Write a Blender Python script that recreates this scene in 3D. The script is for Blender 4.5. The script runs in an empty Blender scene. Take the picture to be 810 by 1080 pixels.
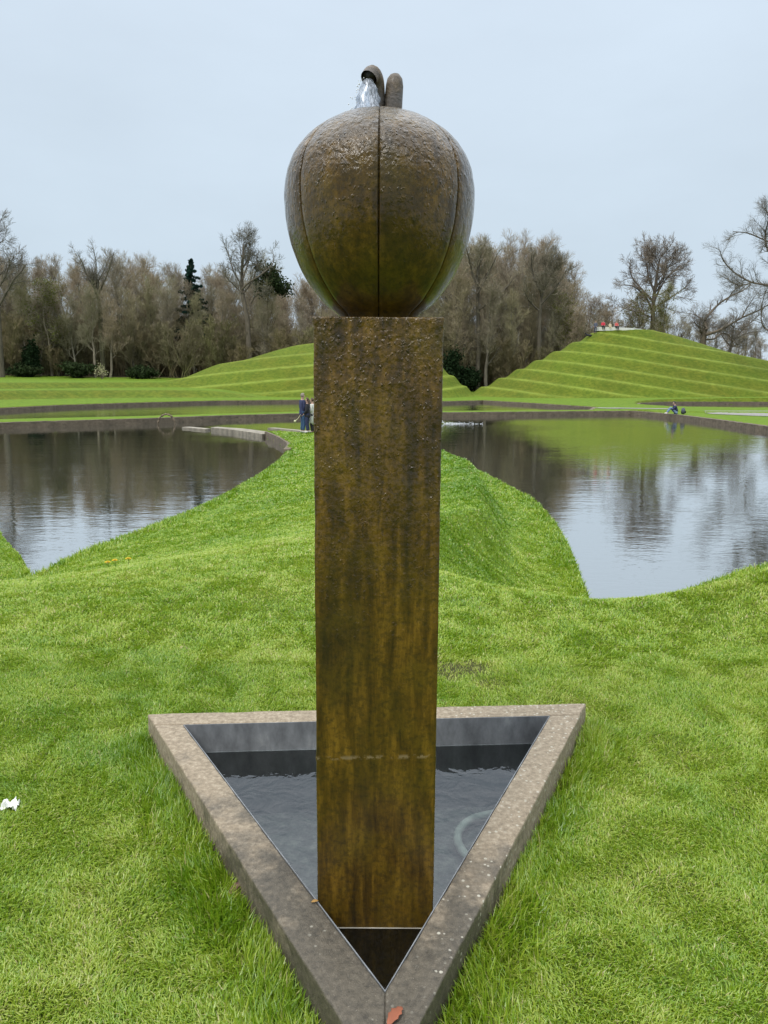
import bpy, bmesh, math, random
import numpy as np
from mathutils import Vector, noise as mnoise
R = math.radians
S = bpy.context.scene
COL = S.collection
rnd = random.Random(7)
W = -1.35                     # level of the ponds
RIM = 0.15                    # top of the basin rim, lawn is about 0
BW = 0.03                     # water in the basin
CAMZ = 1.57

# ------------------------------------------------------------------ helpers
def link(o, parent=None):
    COL.objects.link(o)
    if parent is not None: o.parent = parent
    return o
def tag(o, label=None, cat=None, group=None, kind=None):
    if label: o['label'] = label
    if cat: o['category'] = cat
    if group: o['group'] = group
    if kind: o['kind'] = kind
    return o
def empty(name, loc=(0, 0, 0), rz=0):
    o = bpy.data.objects.new(name, None); o.location = loc; o.rotation_euler = (0, 0, rz)
    o.empty_display_size = .2
    return link(o)
def np_mesh(name, verts, quads=None, tris=None, smooth=False):
    me = bpy.data.meshes.new(name)
    verts = np.asarray(verts, np.float32).reshape(-1, 3)
    q = np.zeros((0, 4), np.int32) if quads is None else np.asarray(quads, np.int32).reshape(-1, 4)
    t = np.zeros((0, 3), np.int32) if tris is None else np.asarray(tris, np.int32).reshape(-1, 3)
    me.vertices.add(len(verts)); me.vertices.foreach_set('co', verts.ravel())
    loops = np.concatenate([q.ravel(), t.ravel()])
    me.loops.add(len(loops)); me.loops.foreach_set('vertex_index', loops)
    n = len(q) + len(t)
    me.polygons.add(n)
    starts = np.concatenate([np.arange(len(q)) * 4, len(q) * 4 + np.arange(len(t)) * 3]).astype(np.int32)
    me.polygons.foreach_set('loop_start', starts)
    me.polygons.foreach_set('use_smooth', np.full(n, smooth))
    me.update(calc_edges=True)
    return me
def mesh_obj(name, me, m, parent=None, loc=None):
    o = bpy.data.objects.new(name, me)
    if m is not None and not me.materials: me.materials.append(m)
    if loc: o.location = loc
    return link(o, parent)
def bm_obj(name, bm, m, parent=None, smooth=False, loc=None):
    bmesh.ops.recalc_face_normals(bm, faces=bm.faces)
    me = bpy.data.meshes.new(name); bm.to_mesh(me); bm.free()
    if smooth:
        for p in me.polygons: p.use_smooth = True
    return mesh_obj(name, me, m, parent, loc)
def sst(t):
    t = np.clip(t, 0, 1); return t * t * (3 - 2 * t)
def vnoise(x, y, s=0):
    xi = np.floor(x).astype(np.int64); yi = np.floor(y).astype(np.int64)
    fx = x - xi; fy = y - yi
    fx = fx * fx * (3 - 2 * fx); fy = fy * fy * (3 - 2 * fy)
    def h(a, b):
        n = (a * 374761393 + b * 668265263 + s * 974634777) & 0xffffffff
        n = ((n ^ (n >> 13)) * 1274126177) & 0xffffffff
        return ((n ^ (n >> 16)) & 0xffff) / 65535.0
    a = h(xi, yi) * (1 - fx) + h(xi + 1, yi) * fx
    b = h(xi, yi + 1) * (1 - fx) + h(xi + 1, yi + 1) * fx
    return a * (1 - fy) + b * fy
def pdist(x, y, pts):
    d = np.full(np.shape(x), 1e9)
    for (ax, ay), (bx, by) in zip(pts[:-1], pts[1:]):
        vx, vy = bx - ax, by - ay
        t = np.clip(((x - ax) * vx + (y - ay) * vy) / (vx * vx + vy * vy), 0, 1)
        d = np.minimum(d, np.hypot(x - ax - t * vx, y - ay - t * vy))
    return d
def inpoly(x, y, pts):
    r = np.zeros(np.shape(x), bool); n = len(pts)
    for i in range(n):
        (ax, ay), (bx, by) = pts[i], pts[(i + 1) % n]
        if ay == by: continue
        r ^= ((ay > y) != (by > y)) & (x < (bx - ax) * (y - ay) / (by - ay) + ax)
    return r
def smooth_line(pts, n=6):
    out = []; P = [np.array(p, float) for p in pts]
    P = [2 * P[0] - P[1]] + P + [2 * P[-1] - P[-2]]
    for i in range(1, len(P) - 2):
        for k in range(n):
            t = k / n
            out.append(tuple(.5 * (2 * P[i] + (P[i + 1] - P[i - 1]) * t + (2 * P[i - 1] - 5 * P[i] + 4 * P[i + 1] - P[i + 2]) * t * t
                                   + (3 * P[i] - P[i - 1] - 3 * P[i + 1] + P[i + 2]) * t ** 3)))
    out.append(tuple(P[-2]))
    return out
def smin(a, b, k):
    h = np.clip(.5 + .5 * (b - a) / k, 0, 1)
    return b * (1 - h) + a * h - k * h * (1 - h)

# ------------------------------------------------------------------ materials
class Mat:
    def __init__(s, name):
        s.m = bpy.data.materials.new(name); s.m.use_nodes = True
        s.nt = s.m.node_tree; s.nt.nodes.clear()
        s.out = s.nt.nodes.new('ShaderNodeOutputMaterial')
    def n(s, t, ins=None, **kw):
        nd = s.nt.nodes.new('ShaderNode' + t)
        for k, v in kw.items(): setattr(nd, k, v)
        for k, v in (ins or {}).items(): s.set(nd.inputs[k], v)
        return nd
    def set(s, inp, v):
        if isinstance(v, bpy.types.NodeSocket): s.nt.links.new(v, inp)
        elif isinstance(v, bpy.types.Node): s.nt.links.new(v.outputs[0], inp)
        elif isinstance(v, tuple) and len(v) == 3 and inp.type == 'RGBA': inp.default_value = (*v, 1)
        else: inp.default_value = v
    def coord(s, kind='Object', scale=(1, 1, 1)):
        c = s.n('TexCoord').outputs[kind]
        return s.n('Mapping', {'Vector': c, 'Scale': scale}).outputs[0]
    def noise(s, vec, scale, detail=3, rough=.5, dist=0.):
        return s.n('TexNoise', {'Vector': vec, 'Scale': scale, 'Detail': detail, 'Roughness': rough, 'Distortion': dist}).outputs[0]
    def ramp(s, fac, stops, interp='LINEAR'):
        r = s.n('ValToRGB', {'Fac': fac}); r.color_ramp.interpolation = interp
        e = r.color_ramp.elements
        while len(e) < len(stops): e.new(.5)
        for el, (p, c) in zip(e, stops):
            el.position = p; el.color = (*c, 1) if isinstance(c, tuple) else (c, c, c, 1)
        return r.outputs[0]
    def mix(s, fac, a, b, blend='MIX'):
        n = s.n('Mix', data_type='RGBA', blend_type=blend)
        s.set(n.inputs[0], fac); s.set(n.inputs[6], a); s.set(n.inputs[7], b)
        return n.outputs[2]
    def math(s, op, a, b=0., c=None, clamp=False):
        n = s.n('Math', operation=op, use_clamp=clamp); s.set(n.inputs[0], a); s.set(n.inputs[1], b)
        if c is not None: s.set(n.inputs[2], c)
        return n.outputs[0]
    def bump(s, h, strength, dist, normal=None):
        ins = {'Height': h, 'Strength': strength, 'Distance': dist}
        if normal is not None: ins['Normal'] = normal
        return s.n('Bump', ins).outputs[0]
    def pr(s, color, rough=.6, normal=None, **kw):
        ins = {'Base Color': color, 'Roughness': rough}
        if normal is not None: ins['Normal'] = normal
        for k, v in kw.items(): ins[k.replace('_', ' ')] = v
        b = s.n('BsdfPrincipled', ins)
        s.nt.links.new(b.outputs[0], s.out.inputs[0]); return b
def simple(name, c, rough=.7, var=.25, scale=20, **kw):
    M = Mat(name); v = M.coord()
    n = M.noise(v, scale, 4)
    M.pr(M.ramp(n, [(.3, tuple(x * (1 - var) for x in c)), (.7, tuple(min(1, x * (1 + var)) for x in c))]), rough, **kw)
    return M.m

def mat_lawn():
    M = Mat('lawn'); v = M.coord('Object')
    big = M.noise(v, .35, 3, .55); mid = M.noise(v, 2.2, 4, .6); fine = M.noise(v, 26, 5, .7); xf = M.noise(v, 90, 3, .7)
    c = M.ramp(mid, [(.28, (.085, .155, .008)), (.5, (.135, .215, .012)), (.75, (.20, .27, .028))])
    c = M.mix(M.ramp(big, [(.35, 0.), (.7, .45)]), c, (.095, .185, .008))
    c = M.mix(M.ramp(fine, [(.3, .45), (.60, 0.)]), c, (.085, .165, .014))
    c = M.mix(M.ramp(xf, [(.45, 0.), (.8, .45)]), c, (.20, .28, .05))
    # golden tired turf and painted slope shade on the mound banks, leaf litter under the wood
    sep = M.n('SeparateXYZ', {0: v})
    g = M.noise(v, .13, 4, .6)
    far = M.math('MULTIPLY_ADD', sep.outputs[1], .03, -1.5, clamp=True)
    led = M.n('Attribute', attribute_name='ledge').outputs['Fac']; mnd = M.n('Attribute', attribute_name='mound').outputs['Fac']
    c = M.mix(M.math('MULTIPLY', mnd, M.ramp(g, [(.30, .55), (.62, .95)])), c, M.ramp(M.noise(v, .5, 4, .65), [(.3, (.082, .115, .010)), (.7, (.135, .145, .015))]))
    tx = M.noise(M.n('Mapping', {'Vector': v, 'Scale': (1, 1, 2.2)}), 1.9, 6, .75)
    c = M.mix(M.math('MULTIPLY', M.ramp(tx, [(.36, .75), (.52, 0.)]), far), c, (.055, .095, .008))
    c = M.mix(M.math('MULTIPLY', M.ramp(tx, [(.52, 0.), (.70, .45)]), far), c, (.20, .235, .03))
    c = M.mix(M.math('MULTIPLY', led, M.ramp(M.noise(v, .9, 4, .7), [(.32, .15), (.62, .58)])), c, (.27, .34, .05))  # worn ledge tops, with the light on the flats put into the colour
    wood = M.math('MULTIPLY_ADD', M.math('ADD', sep.outputs[1], M.math('MULTIPLY', g, 12.)), .35, -.35 * 134, clamp=True)
    c = M.mix(wood, c, (.05, .042, .022))
    soil = M.n('Attribute', attribute_name='soil').outputs['Fac']
    c = M.mix(soil, c, M.ramp(fine, [(.3, (.035, .026, .015)), (.7, (.12, .085, .05))]))
    # worn bare spots near the fountain
    near = M.math('MULTIPLY_ADD', sep.outputs[1], -.6, 4.2, clamp=True)
    c = M.mix(M.math('MULTIPLY', M.math('MULTIPLY', M.ramp(M.noise(v, 5, 4, .65), [(.4, .25), (.7, .8)]), near), .8), c, (.06, .075, .02))
    h = M.math('ADD', M.math('MULTIPLY', fine, .6), M.math('MULTIPLY', xf, .4))
    M.pr(c, .85, M.bump(h, .8, .05), Specular_IOR_Level=.15)
    return M.m
def mat_blade():
    M = Mat('grass_blade')
    a = M.n('Attribute', attribute_name='tint').outputs['Fac']
    c = M.ramp(a, [(0., (.125, .265, .008)), (.35, (.265, .415, .018)), (.65, (.405, .505, .050)), (.88, (.54, .57, .15)), (1., (.56, .49, .23))])
    d = M.n('BsdfDiffuse', {'Color': c}); t = M.n('BsdfTranslucent', {'Color': c})
    g = M.n('BsdfGlossy', {'Color': (.9, .95, .9), 'Roughness': .38})
    mx = M.n('MixShader', {0: .35, 1: d, 2: t})
    mx2 = M.n('MixShader', {0: .06, 1: mx, 2: g})
    M.nt.links.new(mx2.outputs[0], M.out.inputs[0]); return M.m
def mat_water():
    M = Mat('pond_water'); v = M.coord('Object')
    w1 = M.noise(M.n('Mapping', {'Vector': v, 'Scale': (.7, 1.7, 1)}), 1.6, 3, .55, .4)
    w2 = M.noise(M.n('Mapping', {'Vector': v, 'Scale': (.8, 1.5, 1)}), 6.5, 2, .5, .3)
    calm = M.ramp(M.noise(M.n('Mapping', {'Vector': v, 'Scale': (.5, 1.4, 1)}), .12, 3, .6, .6), [(.38, .25), (.62, 1.)])
    h = M.math('ADD', M.math('MULTIPLY', w1, .7), M.math('MULTIPLY', w2, .3))
    nb = M.bump(M.math('MULTIPLY', h, calm), 1., .0095)
    body = M.n('BsdfDiffuse', {'Color': (.045, .050, .038)})
    gl = M.n('BsdfGlossy', {'Color': (1, 1, 1), 'Roughness': .035, 'Normal': nb})
    fr = M.math('MULTIPLY_ADD', M.math('POWER', M.n('LayerWeight', {'Blend': .5, 'Normal': nb}).outputs['Facing'], 1.25), .88, .10)
    mx = M.n('MixShader', {0: fr, 1: body, 2: gl})
    M.nt.links.new(mx.outputs[0], M.out.inputs[0]); return M.m
def mat_basin_water():
    M = Mat('basin_water'); v = M.coord('Object')
    nb = M.bump(M.noise(v, 11, 3, .55, .5), 1., .0034)
    tr = M.n('BsdfTransparent', {'Color': (.60, .66, .64)})
    gl = M.n('BsdfGlossy', {'Color': (1, 1, 1), 'Roughness': .02, 'Normal': nb})
    fr = M.n('Fresnel', {'IOR': 1.78, 'Normal': nb})
    mx = M.n('MixShader', {0: fr, 1: tr, 2: gl})
    M.nt.links.new(mx.outputs[0], M.out.inputs[0]); return M.m
def mat_wet_stone(name, top, rough_lo, bump_gain, ztop, zspan, gold=1.):
    """wet iron-stained stone, streaked downwards; ripples of running water fade below"""
    M = Mat(name); v = M.coord('Object')
    st = M.noise(M.n('Mapping', {'Vector': v, 'Scale': (1, 1, .13)}), 30, 6, .68, .3)
    st2 = M.noise(M.n('Mapping', {'Vector': v, 'Scale': (1, 1, .22)}), 5.5, 4, .6, .5)
    gr = M.noise(v, 70, 5, .7)
    bl = M.noise(v, 7, 4, .6)
    c = M.ramp(M.math('ADD', st, 0.) if 'fruit' not in name else M.math('MULTIPLY_ADD', M.noise(v, 38, 4, .7), .45, M.math('MULTIPLY', st, .55)), [(.30, (.020 * gold, .012 * gold, .003)), (.5, (.105 * gold, .058 * gold, .006)), (.70, (.24 * gold, .135 * gold, .014))])
    c = M.mix(M.ramp(st2, [(.36, .6), (.50, 0.)]), c, (.024, .018, .007))
    c = M.mix(M.ramp(bl, [(.45, 0.), (.75, .5)]), c, (.15 * gold, .105 * gold, .008))
    c = M.mix(M.ramp(gr, [(.35, .6), (.55, 0.), (.72, .0), (.85, .35)]), c, (.022, .017, .006))
    sep = M.n('SeparateXYZ', {0: v})
    up = M.math('MULTIPLY_ADD', sep.outputs[2], 1 / zspan, -(ztop - zspan) / zspan, clamp=True)
    lime = M.math('MULTIPLY', M.ramp(M.math('ABSOLUTE', M.math('ADD', M.math('MULTIPLY_ADD', sep.outputs[0], -.03, -.552), sep.outputs[2])), [(.002, 1.), (.006, 0.)]), M.ramp(M.noise(v, 26, 4, .7), [(.50, 0.), (.56, 1.)]))
    if name.startswith('wet_pillar'): c = M.mix(M.math('MULTIPLY', lime, .55), c, (.34, .26, .15))
    drops = M.n('TexVoronoi', {'Vector': M.n('Mapping', {'Vector': v, 'Scale': (1, 1, .7)}), 'Scale': 95., 'Randomness': 1.}).outputs[0]
    lump = M.noise(M.n('Mapping', {'Vector': v, 'Scale': (1, 1, .8)}), 85, 3, .6, .5)
    lump = M.math('MULTIPLY', lump, M.ramp(M.noise(v, 14, 3, .6), [(.3, .35), (.65, 1.)]))
    wob = M.n('VectorMath', {0: M.n('TexNoise', {'Vector': v, 'Scale': 60., 'Detail': 2.}).outputs[1], 1: (.020, .020, .020)}, operation='MULTIPLY').outputs[0]
    wv = M.n('VectorMath', {0: v, 1: wob}, operation='ADD').outputs[0]
    bead = M.n('TexVoronoi', {'Vector': M.n('Mapping', {'Vector': wv, 'Scale': (1, 1, .55)}), 'Scale': 105., 'Randomness': 1.}).outputs[0]
    bead = M.math('MULTIPLY', M.ramp(bead, [(.0, 1.), (.42, 0.)], 'EASE'), M.ramp(M.noise(v, 22, 3, .65), [(.44, 0.), (.58, 1.)]))
    wet = M.math('ADD', M.math('ADD', M.math('MULTIPLY', lump, .8), M.math('MULTIPLY', bead, .55)), M.math('MULTIPLY', drops, -.25))
    amp = M.math('MULTIPLY_ADD', M.math('MULTIPLY', up, up), .93, .07)
    h = M.math('ADD', M.math('MULTIPLY', wet, amp), M.math('MULTIPLY', gr, .10))
    nb = M.bump(h, 1., .0085 * bump_gain)
    rg = M.ramp(gr, [(.3, rough_lo), (.75, rough_lo + .22)])
    M.pr(c, .5, nb, Specular_IOR_Level=.15, Coat_Weight=(.85 if 'fruit' in name else .8), Coat_IOR=(1.42 if 'fruit' in name else 1.5), Coat_Roughness=rough_lo * .3, Coat_Normal=nb)
    return M.m
def mat_rim():
    M = Mat('rim_stone'); v = M.coord('Object')
    a = M.noise(v, 6, 5, .65); b = M.noise(v, 55, 5, .75); s = M.noise(v, 260, 3, .7)
    c = M.ramp(b, [(.3, (.18, .142, .095)), (.52, (.32, .258, .178)), (.75, (.52, .44, .33))])
    sep = M.n('SeparateXYZ', {0: v})
    # the low front corner stays damp and dark
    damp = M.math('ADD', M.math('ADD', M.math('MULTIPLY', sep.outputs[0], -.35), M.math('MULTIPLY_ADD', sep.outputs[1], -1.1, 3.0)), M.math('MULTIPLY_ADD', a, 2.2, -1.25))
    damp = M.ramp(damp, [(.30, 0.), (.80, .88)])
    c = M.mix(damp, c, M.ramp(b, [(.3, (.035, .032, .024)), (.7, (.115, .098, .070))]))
    side = M.n('NewGeometry').outputs['Normal']
    vv = M.n('TexVoronoi', {'Vector': v, 'Scale': 44., 'Randomness': 1.}).outputs[0]
    lich = M.math('MULTIPLY', M.ramp(vv, [(.17, 1.), (.25, 0.)]), M.ramp(M.math('MULTIPLY_ADD', sep.outputs[0], .28, M.noise(v, 9, 4, .7)), [(.54, 0.), (.66, .85)]))
    c = M.mix(lich, c, (.55, .52, .42))
    c = M.mix(M.ramp(s, [(.62, 0.), (.75, .6)]), c, (.5, .44, .34))
    c = M.mix(M.ramp(s, [(.26, .6), (.38, 0.)]), c, (.06, .05, .04))
    h = M.math('ADD', M.math('MULTIPLY', b, .6), M.math('MULTIPLY', s, .4))
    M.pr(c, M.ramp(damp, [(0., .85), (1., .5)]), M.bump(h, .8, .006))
    return M.m
def mat_liner():
    M = Mat('lead_liner'); v = M.coord('Object')
    a = M.noise(M.n('Mapping', {'Vector': v, 'Scale': (1, 1, .5)}), 14, 5, .65); b = M.noise(v, 90, 4, .7)
    c = M.ramp(a, [(.3, (.125, .132, .138)), (.6, (.26, .272, .28)), (.8, (.40, .41, .41))])
    c = M.mix(M.ramp(b, [(.55, 0.), (.8, .4)]), c, (.20, .21, .20))
    M.pr(c, .55, M.bump(a, .5, .004)); return M.m
def mat_wall_stone():
    M = Mat('wall_stone'); v = M.coord('Object')
    b = M.n('TexVoronoi', {'Vector': M.n('Mapping', {'Vector': v, 'Scale': (1, 1, 2.2)}), 'Scale': 2.6}, feature='F1').outputs['Color']
    a = M.noise(v, 5, 5, .7)
    c = M.ramp(a, [(.3, (.075, .060, .040)), (.7, (.22, .175, .12))])
    c = M.mix(.35, c, M.ramp(b, [(.1, (.07, .058, .040)), (.9, (.25, .195, .135))]))
    M.pr(c, .9, M.bump(a, .8, .05)); return M.m
def mat_bark(name, lo, hi, objvar=.25):
    M = Mat(name); v = M.coord('Object')
    n = M.noise(M.n('Mapping', {'Vector': v, 'Scale': (3, 3, .7)}), 1.2, 3, .6)
    c = M.ramp(n, [(.3, lo), (.7, hi)])
    r = M.n('ObjectInfo').outputs['Random']
    k = M.ramp(r, [(0., (.80, .84, .74)), (.35, (1., 1., 1.)), (.7, (1.12, 1.04, .96)), (1., (.95, 1.02, .80))])
    M.pr(M.mix(1., c, k, 'MULTIPLY'), .9, Specular_IOR_Level=.2); return M.m
def mat_leaf(name, lo, hi, rough=.6):
    M = Mat(name); v = M.coord('Object')
    c = M.ramp(M.noise(v, 1.7, 3, .6), [(.3, lo), (.7, hi)])
    d = M.n('BsdfDiffuse', {'Color': c}); t = M.n('BsdfTranslucent', {'Color': c})
    mx = M.n('MixShader', {0: .25, 1: d, 2: t}); M.nt.links.new(mx.outputs[0], M.out.inputs[0]); return M.m

LAWN = mat_lawn(); BLADE = mat_blade(); WATER = mat_water(); BWATER = mat_basin_water()
PILLAR = mat_wet_stone('wet_pillar_stone', None, .20, 1., 1.72, 1.15, .98)
FRUIT = mat_wet_stone('wet_fruit_stone', None, .14, 1.0, 2.17, .40, .88)
RIMM = mat_rim(); LINER = mat_liner(); WALLST = mat_wall_stone()
BARK = mat_bark('grey_brown_bark', (.11, .098, .074), (.235, .21, .16))
TWIG = mat_bark('brown_twigs', (.215, .182, .130), (.35, .30, .215))
BARKD = mat_bark('dark_bark', (.075, .064, .048), (.15, .128, .096))
TWIGD = mat_bark('dark_twigs', (.13, .112, .096), (.23, .20, .168))
SCRUB = mat_bark('scrub_stems', (.12, .105, .058), (.235, .20, .12))
FRESH = mat_leaf('fresh_leaves', (.10, .125, .020), (.19, .20, .045))
DARKLEAF = mat_leaf('dark_evergreen_leaves', (.010, .022, .010), (.030, .050, .022))
FIRLEAF = mat_leaf('fir_needles', (.012, .032, .024), (.030, .060, .045))
IVY = mat_leaf('ivy_leaves', (.020, .034, .014), (.055, .075, .032))
PALEST = simple('pale_stone', (.27, .24, .185), .85, .35, 3)
GRAVEL = simple('gravel', (.25, .24, .215), .95, .25, 8)
WHITEST = simple('white_stone', (.72, .71, .66), .8, .1, 1)

# ------------------------------------------------------------------ land
SHORE_L = smooth_line([(-5.1, 9.8), (-5.05, 11.4), (-4.8, 12.9), (-4.45, 14.7), (-3.95, 18.1), (-3.68, 23.6), (-3.66, 28.3), (-3.86, 31.4), (-4.45, 34), (-5.2, 36.6), (-5.9, 38.8)])
TIP = [(-5.9, 38.8), (-5.5, 39.2), (-4.3, 37.6), (-3.1, 36.2), (-1., 34.8), (.8, 32.9)]
SHORE_R = smooth_line([(.8, 32.9), (2.0, 29.8), (2.75, 26), (3.3, 20.8), (3.55, 18.2), (3.42, 15.4), (3.18, 13.1), (2.85, 10.9), (2.55, 9.0), (2.3, 7.6), (2.7, 7.8), (3.4, 9.3), (4.9, 10.9), (7.5, 12.8), (12, 16.)])
SHORE_R2 = [(12, 16.), (20, 20), (24, 30), (22.7, 38), (22.8, 46), (23.1, 53), (23.1, 60), (22.3, 66.3), (21.6, 67.8)]
FARW = [(21.6, 67.8), (20, 67.3), (12, 64.6), (4.6, 62), (-5.5, 59.2), (-11, 55), (-16, 49.5), (-22.2, 44.4), (-30, 39), (-40, 33)]
SHORE_LB = [(-40, 33), (-32, 31), (-22, 28), (-14, 22.6), (-9.3, 17.5), (-6.85, 13.5), (-5.9, 12.1), (-5.25, 11.0), (-5.1, 9.8)]
LAKE = SHORE_L + TIP[1:] + SHORE_R[1:] + SHORE_R2[1:] + FARW[1:] + SHORE_LB[1:-1]
CAN_N = [(-45, 33), (-33, 41), (-23.8, 47.3), (-17, 52.2), (-6, 62), (4.6, 64.5), (12, 66.9), (18.5, 69.2)]
CAN_F = [(18.5, 69.2), (21, 77), (17, 89.5), (12.6, 100), (6.6, 93.5), (-.7, 98), (-9, 96.8), (-19.5, 90.8), (-26.4, 81.2), (-30.8, 72.7), (-32.5, 65), (-37, 54), (-45, 46)]
CANAL = CAN_N + CAN_F[1:]
CAN2 = [(27.2, 84), (28.6, 77), (34, 71.5), (52, 72), (70, 78), (80, 102), (58, 101.5), (44, 100.5), (35.5, 98.5), (30, 92)]
TRI_O = [(-1.01, 3.10), (0.91, 3.24), (0.01, 1.335)]
TRI_I = [(-.83, 3.0), (.72, 3.11), (.01, 1.59)]

def cone_terr(x, y, cx, cy, H, sl, sr, sf, sb, flat, power, step, kx, z0):
    dx = x - cx; dy = y - cy
    q = np.sqrt((dx / np.where(dx < 0, sl, sr)) ** 2 + (dy / np.where(dy < 0, sf, sb)) ** 2)
    q = np.clip((q - flat) / (1 - flat), 0, 1.3)
    h = H * (1 - q ** power)
    ph = (h + kx * dx + .25 * (vnoise(x * .12, y * .12, 3) - .5)) / step
    f = ph - np.floor(ph)
    s = sst((f - .36) / .64) * .4 + np.clip((f - .36) / .64, 0, 1) * .6   # ledge, then bank
    w = np.clip((1.02 - q) / .10, 0, 1) * np.clip(q / .03, 0, 1)
    led = (sst((.02 + f) / .05) * sst((.42 - f) / .20) + sst((f - .90) / .09)) * w * (.55 + .6 * vnoise(x * .25, y * .25, 8))
    return z0 + h + step * (s - f) * w * .66 + .12, np.clip(led, 0, 1)
def zmounds(x, y):
    a = cone_terr(x, y, 34.6, 118, 9.85, 22.5, 46, 15, 22, .12, 1.0, 1.75, .155, -.92)
    b = cone_terr(x, y, -1.5, 119, 8.7, 37, 15.5, 17, 22, .02, 1.55, 1.7, -.10, -.92)
    return a, b
def land(x, y):
    x = np.asarray(x, float); y = np.asarray(y, float)
    dl = pdist(x, y, SHORE_L + TIP[1:]); dr = pdist(x, y, SHORE_R); dlb = pdist(x, y, SHORE_LB); dr2 = pdist(x, y, SHORE_R2[:4])
    base = W + .03 + .22 * sst((y - 26) / 6)
    sl = .31 - .15 * sst((y - 7) / 5)
    zl = base + sl * dl
    lbx = np.interp(y, [0, 9.8, 11, 12.1, 13.5, 17.5, 22.6, 28], [-5.1, -5.1, -5.25, -5.9, -6.85, -9.3, -14, -22])
    zl = np.where(y < 30, zl + 2.0 * sst((lbx - x + .3) / 1.2), zl)
    zlb = np.where(x < -4.2, W + .03 + 1.37 * sst((dlb - .1) / 2.3), 0)
    db = np.minimum(dr, dr2)
    zr = base + .10 * np.clip(db / .8, 0, 1) + 1.22 * sst((db - .5 - .35 * sst((y - 10) / 3)) / (2.05 - .95 * sst((y - 9) / 3))) + .5 * sst((db - 1.9) / 2.5)
    n = smin(smin(smin(zl, np.zeros_like(x), .75) + .06 * sst((7 - y) / 3), zlb, .2), zr, .12) + .05
    n = n + .48 * sst((x - 1.35) / 2.2) * sst((y - 3.2) / 2.6) * sst((db - 1.2) / 1.2)
    n = n + .05 * (vnoise(x * .45, y * .45, 5) - .5) * .3 * np.clip((y - 3.2) / 2, 0, 1) * np.clip((20 - y) / 8, .2, 1)
    dcf = pdist(x, y, CAN_F)
    beyond = np.where((y > np.interp(x, [-45, -32, -26, -9, 6, 12, 21, 22, 60], [46, 65, 81, 96, 93, 100, 77, 66, 40])), 1., 0.)
    f = W + .36 + beyond * np.clip(dcf * .015, 0, 1.1)
    f = f + beyond * .9 * sst((dcf - 9 - 3 * np.sin(x * .11)) / 1.9) * sst((-14 - x) / 10) + .9 * sst((y - 118) / 30)
    f = f + .7 * sst((dcf - 21 + 2.5 * np.sin(x * .13 + 1)) / 1.9) * beyond * sst((-20 - x) / 8)
    z = n + (f - n) * sst((y - 39.2) / 2.5)
    return z
def ground(x, y):
    x = np.asarray(x, float); y = np.asarray(y, float)
    z = land(x, y)
    lk = inpoly(x, y, LAKE)
    di = np.minimum(np.minimum(pdist(x, y, SHORE_L + TIP[1:]), pdist(x, y, SHORE_R)), np.minimum(pdist(x, y, SHORE_LB), pdist(x, y, SHORE_R2 + FARW[1:])))
    z = np.where(lk, z + (W - .6 - z) * sst(di / .3), z)
    for C in (CANAL, CAN2):
        ins = inpoly(x, y, C); dc = pdist(x, y, C + C[:1])
        z = np.where(ins, z + (W - .6 - z) * sst(dc / .3), z)
    return z
def basin_clear(x, y, grow):
    cx = sum(p[0] for p in TRI_O) / 3; cy = sum(p[1] for p in TRI_O) / 3
    return inpoly(x, y, [(cx + (a - cx) * grow, cy + (b - cy) * grow) for a, b in TRI_O])

ys = np.concatenate([np.arange(-12, 1, .25), np.arange(1, 8, .05), np.arange(8, 40, .1), np.arange(40, 72, .22), np.arange(72, 128, .5), np.geomspace(128, 900, 45)])
us = np.linspace(-1, 1, 521)
YY = np.repeat(ys[:, None], len(us), 1); XX = us[None, :] * (6 + .9 * np.maximum(YY, 0))
ZZ = ground(XX, YY)
ZZ = np.where(basin_clear(XX, YY, .90), -.7, ZZ)
nr, nc = XX.shape
idx = np.arange(nr * nc).reshape(nr, nc)
q = np.stack([idx[:-1, :-1], idx[:-1, 1:], idx[1:, 1:], idx[1:, :-1]], -1).reshape(-1, 4)
SPOTS = ((.40, 3.95, .20, .85), (.56, 3.75, .10, .6), (-.46, 2.1, .11, .6), (-.85, 2.05, .22, .22), (.64, 2.72, .07, .6), (.9, 2.2, .14, .25), (1.3, 3.0, .16, .3), (-1.5, 3.6, .16, .25), (1.25, 2.05, .12, .3))
def spots_at(x, y):
    r_ = np.zeros(np.shape(x))
    for sx, sy, r, k_ in SPOTS: r_ = np.maximum(r_, k_ * np.clip(1.35 - np.hypot(x - sx, (y - sy) * 1.3) / r - 1.1 * (vnoise(x * 14, y * 14, 77) - .5), 0, 1))
    return r_
me = np_mesh('lawn', np.stack([XX, YY, ZZ], -1), q, smooth=True)
slope_ = np.abs(np.gradient(ZZ, axis=1) / (np.gradient(XX, axis=1) + 1e-9)) + np.abs(np.gradient(ZZ, axis=0) / np.gradient(YY, axis=0))
at_ = me.attributes.new('mound', 'FLOAT', 'POINT'); at_.data.foreach_set('value', (np.clip((slope_ - .10) / .22, 0, 1) * np.clip((YY - 62) / 4, 0, 1) * np.clip((130 - YY) / 6, 0, 1)).ravel().astype(np.float32))  # steep far banks share the mounds' dull turf and painted slope shade
at_ = me.attributes.new('soil', 'FLOAT', 'POINT'); at_.data.foreach_set('value', spots_at(XX, YY).ravel().astype(np.float32))
o = mesh_obj('lawn', me, LAWN); tag(o, kind='structure')
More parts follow.
